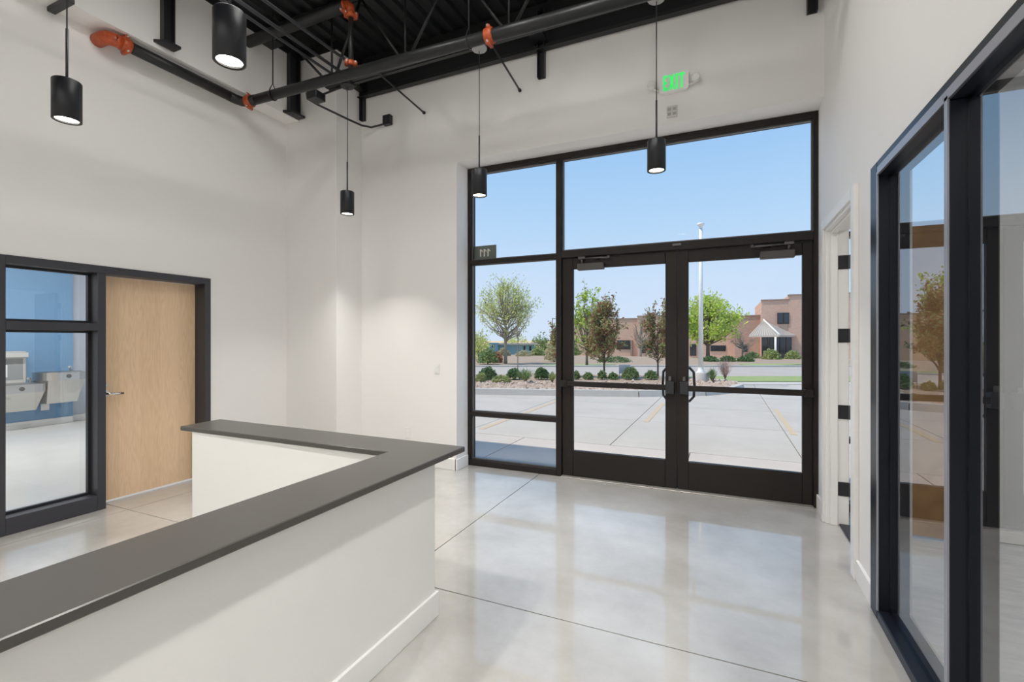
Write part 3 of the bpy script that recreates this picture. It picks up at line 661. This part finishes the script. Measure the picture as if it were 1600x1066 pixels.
# planting island and kerb
front = [(-16, 12.3), (-6, 12.0), (-1, 11.72), (1.2, 11.40), (3.0, 11.22), (4.66, 11.42), (5.6, 12.0), (6.25, 12.8), (6.50, 13.7)]
back = [(6.3, 14.6), (5.6, 15.6), (3.5, 16.6), (-16, 16.9)]
sheet('planting_bed', 'raised soil bed with rocks and shrubs along the lot', 'planting bed', front + back, SOIL, .10, .25)
kb_ = thing('kerb', 'pale concrete kerb edging the rocky planting bed', 'kerb', tuple(AB(2, 12, 0)), kind='structure')
def kerb_run(pts, parent, w=.16, z0=-.03, z1=.125):
    for i in range(len(pts) - 1):
        p, q = AB(*pts[i]), AB(*pts[i + 1]); d = (q - p).normalized(); nrm = Vector((-d.y, d.x, 0)); L = (q - p).length; k = max(1, round(L / 2.5))
        for j in range(k):
            s, e = p + d * (L * j / k + .008), p + d * (L * (j + 1) / k - .008)
            a, b_, c, dd = s - nrm * .06, e - nrm * .06, e + nrm * w, s + nrm * w
            vs = [(v.x, v.y, z0) for v in (a, b_, c, dd)] + [(v.x, v.y, z1) for v in (s - nrm * .02, e - nrm * .02, e + nrm * w, s + nrm * w)]
            MB().add(vs, [(3, 2, 1, 0), (4, 5, 6, 7), (0, 1, 5, 4), (1, 2, 6, 5), (2, 3, 7, 6), (3, 0, 4, 7)]).build('kerb_stone', KERB, parent)
kerb_run(front + back[:3], kb_)
# rocks in the bed: too small to tell apart one by one
rk = MB()
ROCKC = mat('river_rock', (.42, .30, .23), .85, noise=(5, (.62, .52, .44), .35, .65))
def front_b(a):
    for i in range(len(front) - 1):
        if front[i][0] <= a <= front[i + 1][0]:
            t = (a - front[i][0]) / (front[i + 1][0] - front[i][0]); return front[i][1] + t * (front[i + 1][1] - front[i][1])
    return 13.
for i in range(2600):
    a = random.uniform(-5, 6.3); b = front_b(a) + .2 + abs(random.gauss(0, .8))
    if b > 15.5: continue
    s = random.uniform(.035, .085); c = AB(a, b, .10 + s * .3)
    ph = random.uniform(0, 6.28); cc, ss = math.cos(ph), math.sin(ph); lx_, ly_, lz_ = s * random.uniform(.8, 1.4), s * random.uniform(.6, 1), s * random.uniform(.5, .8)
    raw = [(lx_, 0, 0), (-lx_, 0, 0), (0, ly_, 0), (0, -ly_, 0), (0, 0, lz_), (0, 0, -lz_ * .6)]
    rk.add([(c.x + p[0] * cc - p[1] * ss, c.y + p[0] * ss + p[1] * cc, c.z + p[2]) for p in raw], [(0, 2, 4), (2, 1, 4), (1, 3, 4), (3, 0, 4), (2, 0, 5), (1, 2, 5), (3, 1, 5), (0, 3, 5)])
tag(rk.build('river_rocks', ROCKC, None, tuple(AB(2, 12.5, .1))), 'tan river rocks covering the planting bed', 'rocks', None, 'stuff')

sheet('lawn_strip', 'green lawn strip right of the flagpole base', 'lawn', [(5.9, 14.9), (40, 14.6), (40, 17.0), (5.3, 17.0)], GRASS, .02)
sheet('gutter', 'pale concrete kerb in front of the lawn strip', 'kerb', [(6.6, 14.2), (40, 13.9), (40, 14.6), (6.6, 14.88)], KERB, .0)
sheet('road', 'grey concrete street beyond the planting bed', 'road', [(-60, 17.0), (60, 17.0), (60, 23.0), (-60, 23.0)], ROAD, -.005, .3)
sheet('far_kerb', 'pale kerb on the far side of the street', 'kerb', [(-60, 23.0), (60, 23.0), (60, 23.35), (-60, 23.35)], KERB, .06, .3)
sheet('dry_field', 'tan dry grass field across the street', 'field', [(-60, 23.35), (2.5, 23.35), (7, 60), (-60, 60)], DRY, gz, .3)
sheet('far_sidewalk', 'pale concrete sidewalk and driveway across the street', 'sidewalk', [(2.5, 23.35), (60, 23.35), (60, 60), (7, 60)], PALE, lambda b: gz(b) - .01, .3)
sheet('distant_ground', 'flat dry ground towards the horizon', 'ground', [(-400, 60), (400, 60), (400, 600), (-400, 600)], DRY, -.9, .3)
sheet('field_edge', 'tan verge beside the street', 'field', [(-400, 23.4), (-60, 23.4), (-60, 60), (-400, 60)], DRY, gz, .3)
def px_sheet(name, label, cat, pts, m, dz):
    P = [ab_px(*p) for p in pts]; return sheet(name, label, cat, P, m, lambda b: gz(b) + dz, .05)
px_sheet('lawn', 'sunny lawn strip left of the maroon tree across the street', 'lawn', [(845, 573), (958, 573), (962, 569), (850, 568)], GRASS, .03)
px_sheet('lawn', 'darker lawn mound behind the light green tree', 'lawn', [(850, 566.5), (985, 566.5), (976, 559), (940, 556), (860, 560)], GRASS, .05)
px_sheet('lawn', 'pale lawn wedge below the round shrubs', 'lawn', [(1155, 570), (1175, 573), (1330, 568), (1330, 564)], GRASS, .04)
px_sheet('driveway', 'grey asphalt driveway before the brick building', 'driveway', [(965, 565), (1100, 566), (1060, 556), (940, 555)], ROAD, .02)

# ------------------------------------------------------------------ plants
def leafmat(name, c1, c2):
    m = mat(name, c1, .6, noise=(2.5, c2, .35, .65)); b = m.node_tree.nodes['Principled BSDF']
    nt = m.node_tree; out = [n for n in nt.nodes if n.type == 'OUTPUT_MATERIAL'][0]
    src = b.inputs['Base Color'].links[0].from_socket; tl = nt.nodes.new('ShaderNodeBsdfTranslucent'); nt.links.new(src, tl.inputs[0])
    mx = nt.nodes.new('ShaderNodeMixShader'); mx.inputs[0].default_value = .45; nt.links.new(b.outputs[0], mx.inputs[1]); nt.links.new(tl.outputs[0], mx.inputs[2]); nt.links.new(mx.outputs[0], out.inputs[0]); return m
LF = {'maroon': leafmat('maroon_leaf', (0.29, 0.105, 0.08), (0.40, 0.26, 0.13)), 'lime': leafmat('lime_leaf', (0.450, 0.660, 0.075), (0.660, 0.800, 0.150)),
      'green': leafmat('green_leaf', (.17, .27, .10), (.31, .41, .18)), 'dark': leafmat('dark_leaf', (.10, .19, .075), (.18, .28, .11)),
      'bud': leafmat('bud_leaf', (0.510, 0.600, 0.180), (0.720, 0.750, 0.300)), 'olive': leafmat('olive_leaf', (0.300, 0.375, 0.135), (0.495, 0.540, 0.240)),
      'dusty': leafmat('dusty_leaf', (0.450, 0.420, 0.240), (0.630, 0.570, 0.375)), 'red': leafmat('rust_leaf', (0.390, 0.180, 0.105), (0.540, 0.300, 0.180)), 'plum': leafmat('plum_stalk', (0.450, 0.300, 0.285), (0.630, 0.450, 0.375))}
BARK = mat('bark', (.14, .10, .075), .9, noise=(20, (.22, .17, .13), .3, .7)); BARKG = mat('grey_bark', (.27, .23, .19), .9, noise=(20, (.36, .32, .27), .3, .7))
def leaf(mb, p, s, rnd):
    n = Vector((rnd.gauss(0, 1), rnd.gauss(0, 1), rnd.gauss(0, 1)))
    if n.length < .1: n = Vector((0, 0, 1))
    n.normalize(); u = n.orthogonal().normalized(); w = n.cross(u); a = rnd.uniform(0, 6.28); u, w = u * math.cos(a) + w * math.sin(a), w * math.cos(a) - u * math.sin(a)
    mb.add([p - u * s, p + w * s * .5, p + u * s, p - w * s * .5], [(0, 1, 2, 3)])
def tree(name, label, px, py, wpx, top, crown_bot, lm, leaves, bark=BARK, ls=.07, trunk=.05, seed=1, shape='oval', b=None, leaf2=None, spread=.55, dens=1.0, nbr=26, group=None):
    rnd = random.Random(seed)
    if b is None: a, b = ab_px(px, py)
    else: a = (px - 800) / F_PX * b
    zg = gz(b) if b > 17 else .10
    base = AB(a, b, zg); zt = EYE + (530 - top) / F_PX * b; zc = EYE + (530 - crown_bot) / F_PX * b; R = wpx / 2 / F_PX * b
    t = thing(name, label, 'tree', tuple(base), group)
    tb = MB(); H = zt - zc; mid = base + Vector((0, 0, zc - zg))
    tb.tube([base - Vector((0, 0, .05)), base.lerp(mid, .6), mid + Vector((0, 0, H * .12)), mid + Vector((rnd.uniform(-.05, .05), rnd.uniform(-.05, .05), H * .55)), mid + Vector((0, 0, H * .9))], [trunk * 1.2, trunk, trunk * .85, trunk * .4, trunk * .12], 7)
    tb.build('trunk', bark, t)
    br = MB(); tips = []
    def env(f):      # crown radius by height fraction
        if shape == 'vase': return max(.12, math.sin(math.pi * (.16 + .80 * f) ** .9)) * (1 if f < .85 else .8)
        if shape == 'cone': return max(.08, 1.0 - .9 * f) * min(1, .45 + 3 * f)
        return max(.1, math.sqrt(max(0, 1 - (2 * f - .95) ** 2 / 1.05)))
    for i in range(nbr):
        f0 = .02 + .5 * rnd.random(); f1 = min(.99, f0 + .15 + .5 * rnd.random()); an = rnd.uniform(0, 6.28)
        r = R * env(f1) * (.55 + .45 * rnd.random()); s = mid + Vector((0, 0, H * f0)); e = mid + Vector((math.cos(an) * r, math.sin(an) * r, H * f1))
        m = s.lerp(e, .5) + Vector((rnd.uniform(-.1, .1) * R, rnd.uniform(-.1, .1) * R, -.03 * H)) + Vector((math.cos(an), math.sin(an), 0)) * R * .08
        br.tube([s, m, e], [trunk * .45, trunk * .25, trunk * .08], 5, False)
        for q in range(5):
            g0 = .3 + .7 * rnd.random(); st = m.lerp(e, g0) if g0 > .5 else s.lerp(m, .5 + g0)
            tw = st + Vector((rnd.gauss(0, .2) * R + math.cos(an) * R * .12, rnd.gauss(0, .2) * R + math.sin(an) * R * .12, abs(rnd.gauss(.10, .08)) * H))
            br.tube([st, tw], [trunk * .14, trunk * .04], 4, False); tips.append((st, tw))
        tips.append((m, e))
    br.build('branches', bark, t)
    fo = MB(); fo2 = MB()
    for i in range(leaves):
        st, tw = rnd.choice(tips); k = rnd.random() ** .6; p = st.lerp(tw, k) + Vector((rnd.gauss(0, 1), rnd.gauss(0, 1), rnd.gauss(0, 1))) * R * .09
        (fo2 if leaf2 and rnd.random() < .45 else fo) and leaf(fo2 if (leaf2 and rnd.random() < .45) else fo, p, ls * rnd.uniform(.6, 1.3), rnd)
    if fo.v: tag(fo.build('foliage', lm, t), kind='stuff')
    if fo2.v: tag(fo2.build('foliage', leaf2, t), kind='stuff')
    return t
def shrub(label, px, py, w, h, lm, n=420, ls=.05, b=None, name='shrub', seed=3, lumpy=.2, zg=None, group='low shrubs in the planting bed', upright=False):
    rnd = random.Random(seed + int(px)); 
    if b is None: a, b = ab_px(px, py)
    else: a = (px - 800) / F_PX * b
    z = (gz(b) if b > 17 else .10) if zg is None else zg
    base = AB(a, b, z); R = w / 2 / F_PX * b; H = h / F_PX * b
    t = thing(name, label, 'shrub', tuple(base), group)
    st = MB()
    for i in range(12):
        an = rnd.uniform(0, 6.28); rr_ = R * rnd.uniform(.2, .75); st.tube([base, base + Vector((math.cos(an) * rr_, math.sin(an) * rr_, H * rnd.uniform(.5, .9)))], [.012, .004], 4, False)
    st.build('stems', BARK, t)
    fo = MB(); lumps = [(rnd.uniform(0, 6.28), rnd.uniform(.0, .6), rnd.uniform(.5, 1)) for _ in range(7)]
    for i in range(n):
        if upright:
            an = rnd.uniform(0, 6.28); q = rnd.random() ** .5; d = Vector((math.cos(an) * q * R, math.sin(an) * q * R, H * (1.05 - .35 * q) * rnd.uniform(.7, 1.05))); k = rnd.uniform(.3, 1)
            p = base + d * k; w_ = Vector((-math.sin(an), math.cos(an), 0)) * .008; e = d.normalized() * ls * 1.6; fo.add([p - w_, p + w_, p + e], [(0, 1, 2)])
        else:
            an = rnd.uniform(0, 6.28); ph = rnd.random(); rr_ = (1 - lumpy * rnd.random()) * rnd.uniform(.72, 1.0); el = math.asin(ph)
            p = base + Vector((math.cos(an) * math.cos(el) * R * rr_, math.sin(an) * math.cos(el) * R * rr_, max(.02, H * (.12 + .88 * math.sin(el) * rr_)))); leaf(fo, p, ls * rnd.uniform(.6, 1.3), rnd)
    tag(fo.build('foliage', lm, t), kind='stuff')
    return t

tree('cottonwood_tree', 'tall budding tree with bare round crown across the street', 790, 569.5, 84, 443, 540, LF['bud'], 5200, BARKG, ls=.06, trunk=.10, seed=5, nbr=60, spread=.7)
tree('maroon_tree', 'full maroon leaved ornamental tree before the left door', 944, 600, 64, 479, 574, LF['maroon'], 5200, ls=.052, trunk=.035, seed=8, shape='vase', b=15.4, leaf2=LF['olive'], nbr=34, group='maroon ornamental trees in the planting bed')
tree('maroon_tree', 'slender maroon leaved tree behind the middle door stiles', 1028, 600, 46, 479, 572, LF['maroon'], 2600, ls=.05, trunk=.03, seed=9, shape='oval', b=15.0, leaf2=LF['olive'], nbr=24, group='maroon ornamental trees in the planting bed')
tree('maroon_tree', 'maroon leaved tree half hidden by the storefront mullion', 880, 600, 44, 492, 578, LF['maroon'], 2600, ls=.05, trunk=.03, seed=10, shape='vase', b=15.8, leaf2=LF['olive'], nbr=24, group='maroon ornamental trees in the planting bed')
tree('young_tree', 'thin leafless sapling in the planting bed', 809, 600, 30, 498, 556, LF['dusty'], 60, BARKG, ls=.03, trunk=.018, seed=11, b=16.2, nbr=12)
tree('light_green_tree', 'loose light green tree just behind the full maroon tree', 917, 571, 52, 458, 556, LF['lime'], 1900, ls=.085, trunk=.07, seed=12, b=25.5, nbr=30, leaf2=LF['olive'])
tree('lime_tree', 'broad bright lime green tree before the brick building', 1106, 560, 98, 470, 545, LF['lime'], 6500, ls=.13, trunk=.15, seed=13, b=37, nbr=44, leaf2=LF['bud'])
tree('bare_tree', 'leafless grey tree before the low brick wing', 1001, 557, 36, 500, 548, LF['plum'], 80, BARKG, ls=.05, trunk=.11, seed=14, b=44, nbr=30)
tree('bare_tree', 'small leafless tree beside the entrance canopy', 1160, 560, 42, 520, 552, LF['plum'], 260, BARKG, ls=.05, trunk=.07, seed=15, b=38, nbr=26)
# shrubs in the bed
for i, (x, y, w, h, m, n, lab, up) in enumerate((
    (762, 600, 30, 17, 'dark', 520, 'dark green round shrub at the left end of the bed', 0), (752, 604, 18, 13, 'olive', 300, 'small yellow green shrub in front at left end of the bed', 0),
    (783, 602, 30, 10, 'olive', 320, 'low olive ground cover shrub between two dark shrubs', 0), (803, 598, 24, 16, 'dark', 420, 'dark green shrub at the foot of the sapling', 0),
    (821, 607, 30, 19, 'green', 560, 'spiky fresh green grass clump before the sapling', 1), (846, 600.5, 22, 17, 'dark', 440, 'dark green shrub near the storefront mullion', 0),
    (863, 606, 15, 14, 'olive', 300, 'pale grassy clump against the storefront mullion', 1), (900, 598, 12, 12, 'green', 220, 'tiny green shrub leftmost in the left door pane', 0),
    (919, 598, 15, 10, 'green', 240, 'small green shrub left of the full maroon tree', 0), (941, 599, 14, 13, 'green', 240, 'small green shrub at the foot of the full maroon tree', 0),
    (958, 598, 14, 10, 'green', 220, 'small green shrub right of the full maroon tree', 0), (985, 599, 26, 18, 'green', 460, 'bushy green shrub in front of the white yard sign', 0),
    (1017, 597, 20, 13, 'green', 320, 'green shrub left of the slender maroon tree', 0), (1113, 606, 15, 19, 'green', 320, 'green grass tuft beside the flagpole base', 1),
    (1133, 600, 28, 29, 'plum', 360, 'purple brown dry stalks beside the flagpole base', 1))):
    shrub(lab, x, y, w * 1.12, h * 1.2, LF[m], int(n * 1.5), .045, name='shrub', b=14.6 if y < 601 else 13.6, seed=i, upright=bool(up))
G2 = 'clipped shrubs before the brick building'
shrub('round clipped shrub left of the entrance doors', 1176, 560, 26, 16, LF['olive'], 500, .09, b=36, group=G2, zg=gz(36))
shrub('largest round clipped shrub before the entrance canopy', 1205, 564, 30, 22, LF['olive'], 700, .09, b=34, group=G2, zg=gz(34))
shrub('round clipped shrub at the right door stile', 1239, 562, 26, 19, LF['olive'], 600, .09, b=34.5, group=G2, zg=gz(34.5))
for i, (x, w) in enumerate(((1110, 27), (1137, 27), (1165, 29))):
    shrub('low hedge shrub, %s of three before the brick building' % ('leftmost', 'middle', 'rightmost')[i], x, 568, w, 12, LF['dark'], 620, .08, b=30.5, name='hedge_shrub', group='low hedge', zg=gz(30.5))
shrub('dark green spreading juniper behind the full maroon tree', 960, 566, 60, 12, LF['dark'], 700, .07, b=30, name='juniper', group=None, zg=gz(30))
# far left brush
for i, (x, w, top, m, b_, lab) in enumerate(((748, 56, 508, 'bud', 33, 'tall yellow green brush at the left edge of the sidelight'), (762, 40, 540, 'green', 27, 'leafy green bush beside the budding tree trunk'), (776, 22, 548, 'red', 29, 'small rust coloured bush by the budding tree trunk'), (866, 38, 527, 'dusty', 30, 'dusty grey bush behind the storefront mullion'),
    (787, 26, 543, 'dusty', 41, 'dusty brush before the left part of the blue house'), (818, 34, 545, 'dusty', 40, 'dusty brush before the middle of the blue house'), (840, 26, 541, 'olive', 42, 'olive brush before the right end of the blue house'), (845, 50, 517, 'green', 58, 'distant green tree mass right of the blue house'), (805, 60, 518, 'bud', 66, 'distant pale tree mass behind the blue house'), (700, 90, 500, 'olive', 45, 'olive tree mass hidden left of the storefront'), (890, 40, 520, 'olive', 52, 'distant olive tree behind the storefront mullion'), (740, 60, 515, 'olive', 56, 'distant olive tree mass at far left'), (930, 60, 522, 'green', 62, 'distant green tree behind the maroon tree'), (640, 90, 505, 'green', 50, 'green tree mass far left outside the window'))):
    zb_ = gz(b_); yb = 530 + (EYE - zb_) * F_PX / b_
    shrub(lab, x, yb, w, yb - top, LF[m], 900 if b_ > 40 else 600, .16 if b_ > 40 else .1, b=b_, name='brush_tree' if b_ > 40 else 'bush', group='brush at the far side of the field', zg=zb_, lumpy=.5)

# ------------------------------------------------------------------ flagpole, yard sign, street lamp
POLEW = mat('white_pole_paint', (.90, .89, .86), .45); BASEC = mat('base_concrete', (.62, .58, .54), .85, noise=(6, (.70, .67, .63), .3, .7))
fb = 13.9; fa = (1095 - 800) / F_PX * fb; fp = AB(fa, fb, .1)
fg = thing('light_pole', 'tall white pole on round concrete base in the bed', 'pole', tuple(fp))
MB().lathe(fp.x, fp.y, [(.225, 0), (.225, .36), (.215, .375), (.0005, .375)], 28).build('concrete_base', BASEC, fg)
MB().lathe(fp.x, fp.y, [(.115, .375), (.115, .40), (.085, .42), (.075, .50), (.07, .52)], 20).build('flange', POLEW, fg)
MB().cyl(fp.x, fp.y, .5, 4.62, .07, 16, .045).build('shaft', POLEW, fg)
MB().lathe(fp.x, fp.y, [(.045, 4.62), (.05, 4.66), (.10, 4.70), (.105, 4.74), (.09, 4.76), (.0005, 4.77)], 20).build('cap', POLEW, fg)
c = AB((976 - 800) / F_PX * 14.9, 14.9, .1); ys_ = thing('yard_sign', 'small blank white yard sign on two stakes', 'sign', tuple(c))
r_ = Vector((CS, SN, 0))
for s in (-1, 1): MB().tube([c + r_ * .17 * s, c + r_ * .17 * s + Vector((0, 0, .42))], .006, 6).build('stake', GREYM, ys_)
p0 = c - r_ * .18; p1 = c + r_ * .18; f_n = Vector((-SN, CS, 0)) * .006
MB().add([p + o_ + Vector((0, 0, z)) for z in (.16, .44) for p, o_ in ((p0, -f_n), (p1, -f_n), (p1, f_n), (p0, f_n))], [(3, 2, 1, 0), (4, 5, 6, 7), (0, 1, 5, 4), (1, 2, 6, 5), (2, 3, 7, 6), (3, 0, 4, 7)]).build('board', mat('sign_board', (.62, .64, .64), .5), ys_)
c = AB((863 - 800) / F_PX * 32, 32, gz(32)); sl = thing('street_lamp', 'thin grey street lamp left of the storefront mullion', 'street lamp', tuple(c))
MB().tube([c, c + Vector((0, 0, 3.0))], [.05, .035], 8).build('post', GREYM, sl)
MB().tube([c + Vector((0, 0, 2.98)), c + r_ * .35 + Vector((0, 0, 3.0))], .025, 6).build('arm', GREYM, sl)
MB().sphere(c + r_ * .42 + Vector((0, 0, 2.98)), .14, .08, .05, 10, 6).build('head', GREYM, sl)

# ------------------------------------------------------------------ buildings (in the camera-turned a,b frame)
def brickmat(name, c1, c2, mortar):
    m = bpy.data.materials.new(name); m.use_nodes = True; nt = m.node_tree; b = nt.nodes['Principled BSDF']
    tc = nt.nodes.new('ShaderNodeTexCoord'); mp = nt.nodes.new('ShaderNodeMapping'); mp.inputs['Rotation'].default_value = (math.pi / 2, 0, 0)
    br = nt.nodes.new('ShaderNodeTexBrick'); br.inputs['Scale'].default_value = 2.4; br.inputs['Color1'].default_value = (*c1, 1); br.inputs['Color2'].default_value = (*c2, 1); br.inputs['Mortar'].default_value = (*mortar, 1)
    nt.links.new(tc.outputs['Object'], mp.inputs[0]); nt.links.new(mp.outputs[0], br.inputs[0]); nt.links.new(br.outputs[0], b.inputs['Base Color']); b.inputs['Roughness'].default_value = .9
    return m
BRICK_SHADED = brickmat('brick_wall_shaded', (.46, .27, .20), (.52, .33, .26), (.52, .42, .36)); BRICKL = brickmat('brick_wall_light', (.64, .39, .285), (.70, .45, .34), (.66, .53, .45))  # darker brick: shade of the side wing put into its colour
DGL = mat('dark_window', (.025, .03, .04), .08, spec=.8); COPING = mat('coping', (.33, .24, .20), .7); ROOFM = mat('metal_roof', (.50, .46, .42), .45, metal=.1)
def abbox(mb, a0, a1, b0, b1, z0, z1):
    P = [AB(a0, b0), AB(a1, b0), AB(a1, b1), AB(a0, b1)]
    return mb.add([(p.x, p.y, z) for z in (z0, z1) for p in P], [(3, 2, 1, 0), (4, 5, 6, 7), (0, 1, 5, 4), (1, 2, 6, 5), (2, 3, 7, 6), (3, 0, 4, 7)])
def apx(x, b): return (x - 800) / F_PX * b
def zpx(y, b): return EYE + (530 - y) / F_PX * b
bd = thing('brick_building', 'pink brick office building with tower and entrance canopy', 'building', (0, 54, -.7))
def XonY(x, Y): u = (x - 800) / F_PX; return (-SN + u * CS) / (CS + u * SN) * Y
def zonY(x, y, Y): u = (x - 800) / F_PX; return EYE + (530 - y) / F_PX * Y / (CS + u * SN)
def blk(nm, x0, x1, top, Y, dep, m, zr=None): return BX(XonY(x0, Y), XonY(x1, Y), Y, Y + dep, -1.2, zonY(zr or x0, top, Y)).build(nm, m, bd)
def cop(x0, x1, top, Y, zr=None): z = zonY(zr or x0, top, Y); BX(XonY(x0, Y) - .05, XonY(x1, Y) + .05, Y - .08, Y + .35, z - .02, z + .10).build('coping', COPING, bd)
YT = 53.0
blk('low_wing', 870, 1000, 499, 57, 9, BRICKL, 960); cop(870, 1000, 499, 57, 960)
blk('wing', 996, 1150, 494, 56, 10, BRICKL, 1040); cop(996, 1150, 494, 56, 1040)
blk('wing', 1148, 1200, 494, 54.5, 9, BRICK_SHADED, 1170); cop(1148, 1200, 494, 54.5, 1170)
blk('tower', 1190, 1400, 470, YT, 11, BRICKL); cop(1190, 1233, 470, YT)
blk('tower_top', 1232, 1400, 462, YT - .05, 9, BRICKL); cop(1232, 1400, 462, YT - .05)
def win(x0, x1, y0, y1, Y, mull=2):
    z1, z0 = zonY((x0 + x1) / 2, y0, Y), zonY((x0 + x1) / 2, y1, Y); xa, xb = XonY(x0, Y), XonY(x1, Y); d = (z1 - z0) * .06
    wn_ = BX(xa, xb, Y - .06, Y + .05, z0, z1).build('window', BLACKM, bd)
    for k in range(mull): BX(xa + (xb - xa) * (k + .06) / mull, xa + (xb - xa) * (k + .94) / mull, Y - .09, Y - .055, z0 + d, z1 - d).build('pane', DGL, wn_)
YU = YT - .05
win(1214.5, 1233, 489, 506, YU, 2); win(965, 985, 532, 546, 57, 3); win(1003, 1009, 532, 552, 56, 1); win(1014, 1020, 532, 552, 56, 1); win(1078, 1088, 538, 556, 56, 1)
win(1110, 1134, 540, 549, 56, 3); win(1161, 1168, 540, 550, 54.5, 2); win(1270, 1300, 532, 548, YU, 3); win(1290, 1310, 489, 506, YU, 2)
BX(XonY(985.5, 56.9), XonY(988.5, 56.9), 56.75, 57, -1.2, zonY(987, 532, 57)).build('downpipe', COPING, bd)
for k in range(5):
    xa = 1190 + k * 9.6
    BX(XonY(xa, YT - .3), XonY(xa + 8.8, YT - .3), YT - .3, YT - .05, -1.2, zonY(xa, 524, YT)).build('entrance_pane', DGL, bd)
# hipped metal canopy over the entrance
def P3(x, y, Y): return Vector((XonY(x, Y), Y, zonY(x, y, Y)))
apex = P3(1193, 500, YT - .06); eL = P3(1170, 524, YT - .06); eC = P3(1218, 524.5, YT - 4.0); eR = P3(1244, 524, YT - .06)
ez = (eL.z + eC.z + eR.z) / 3; eL.z = eC.z = eR.z = ez; dn = Vector((0, 0, -.16))
cano = MB().add([apex, eL, eC, eR, eL + dn, eC + dn, eR + dn], [(0, 1, 2), (0, 2, 3), (1, 4, 5, 2), (2, 5, 6, 3), (4, 6, 5), (0, 3, 6, 4, 1)]).build('canopy_roof', ROOFM, bd)
MB().tube([apex + Vector((0, 0, .03)), eC + Vector((0, 0, .03))], .08, 6).build('ridge_cap', POLEW, cano)
for k in range(1, 12):
    p = eL.lerp(eC, k / 12); MB().tube([p + Vector((0, 0, .02)), p.lerp(apex, .97) + Vector((0, 0, .02))], .025, 4).build('seam', ROOFM, cano)
pp = eC + dn; MB().tube([(pp.x - .3, pp.y + .2, gz(44) - .2), (pp.x - .3, pp.y + .2, pp.z)], .09, 8).build('canopy_post', POLEW, bd)
# blue house far left
bh = thing('blue_house', 'small distant blue house beyond the dry field', 'building', tuple(AB(apx(805, 47), 47, -.8)))
BLUEH = mat('blue_siding', (.16, .34, .46), .8)
abbox(MB(), apx(764, 47), apx(778, 47), 47, 50, -1, zpx(536, 47)).build('wall', BLUEH, bh); abbox(MB(), apx(778, 48), apx(835, 48), 48, 51, -1, zpx(539, 48)).build('wall', BLUEH, bh)
abbox(MB(), apx(775, 48), apx(840, 48), 47.6, 51.4, zpx(539, 48), zpx(536.5, 48)).build('roof', ROOFM, bh)
abbox(MB(), apx(769, 47), apx(772, 47), 46.95, 47.02, zpx(543, 47), zpx(539, 47)).build('window', DGL, bh)
for x in (818, 827): abbox(MB(), apx(x, 48), apx(x + 3, 48), 47.95, 48.02, zpx(548, 48), zpx(541, 48)).build('window', DGL, bh)
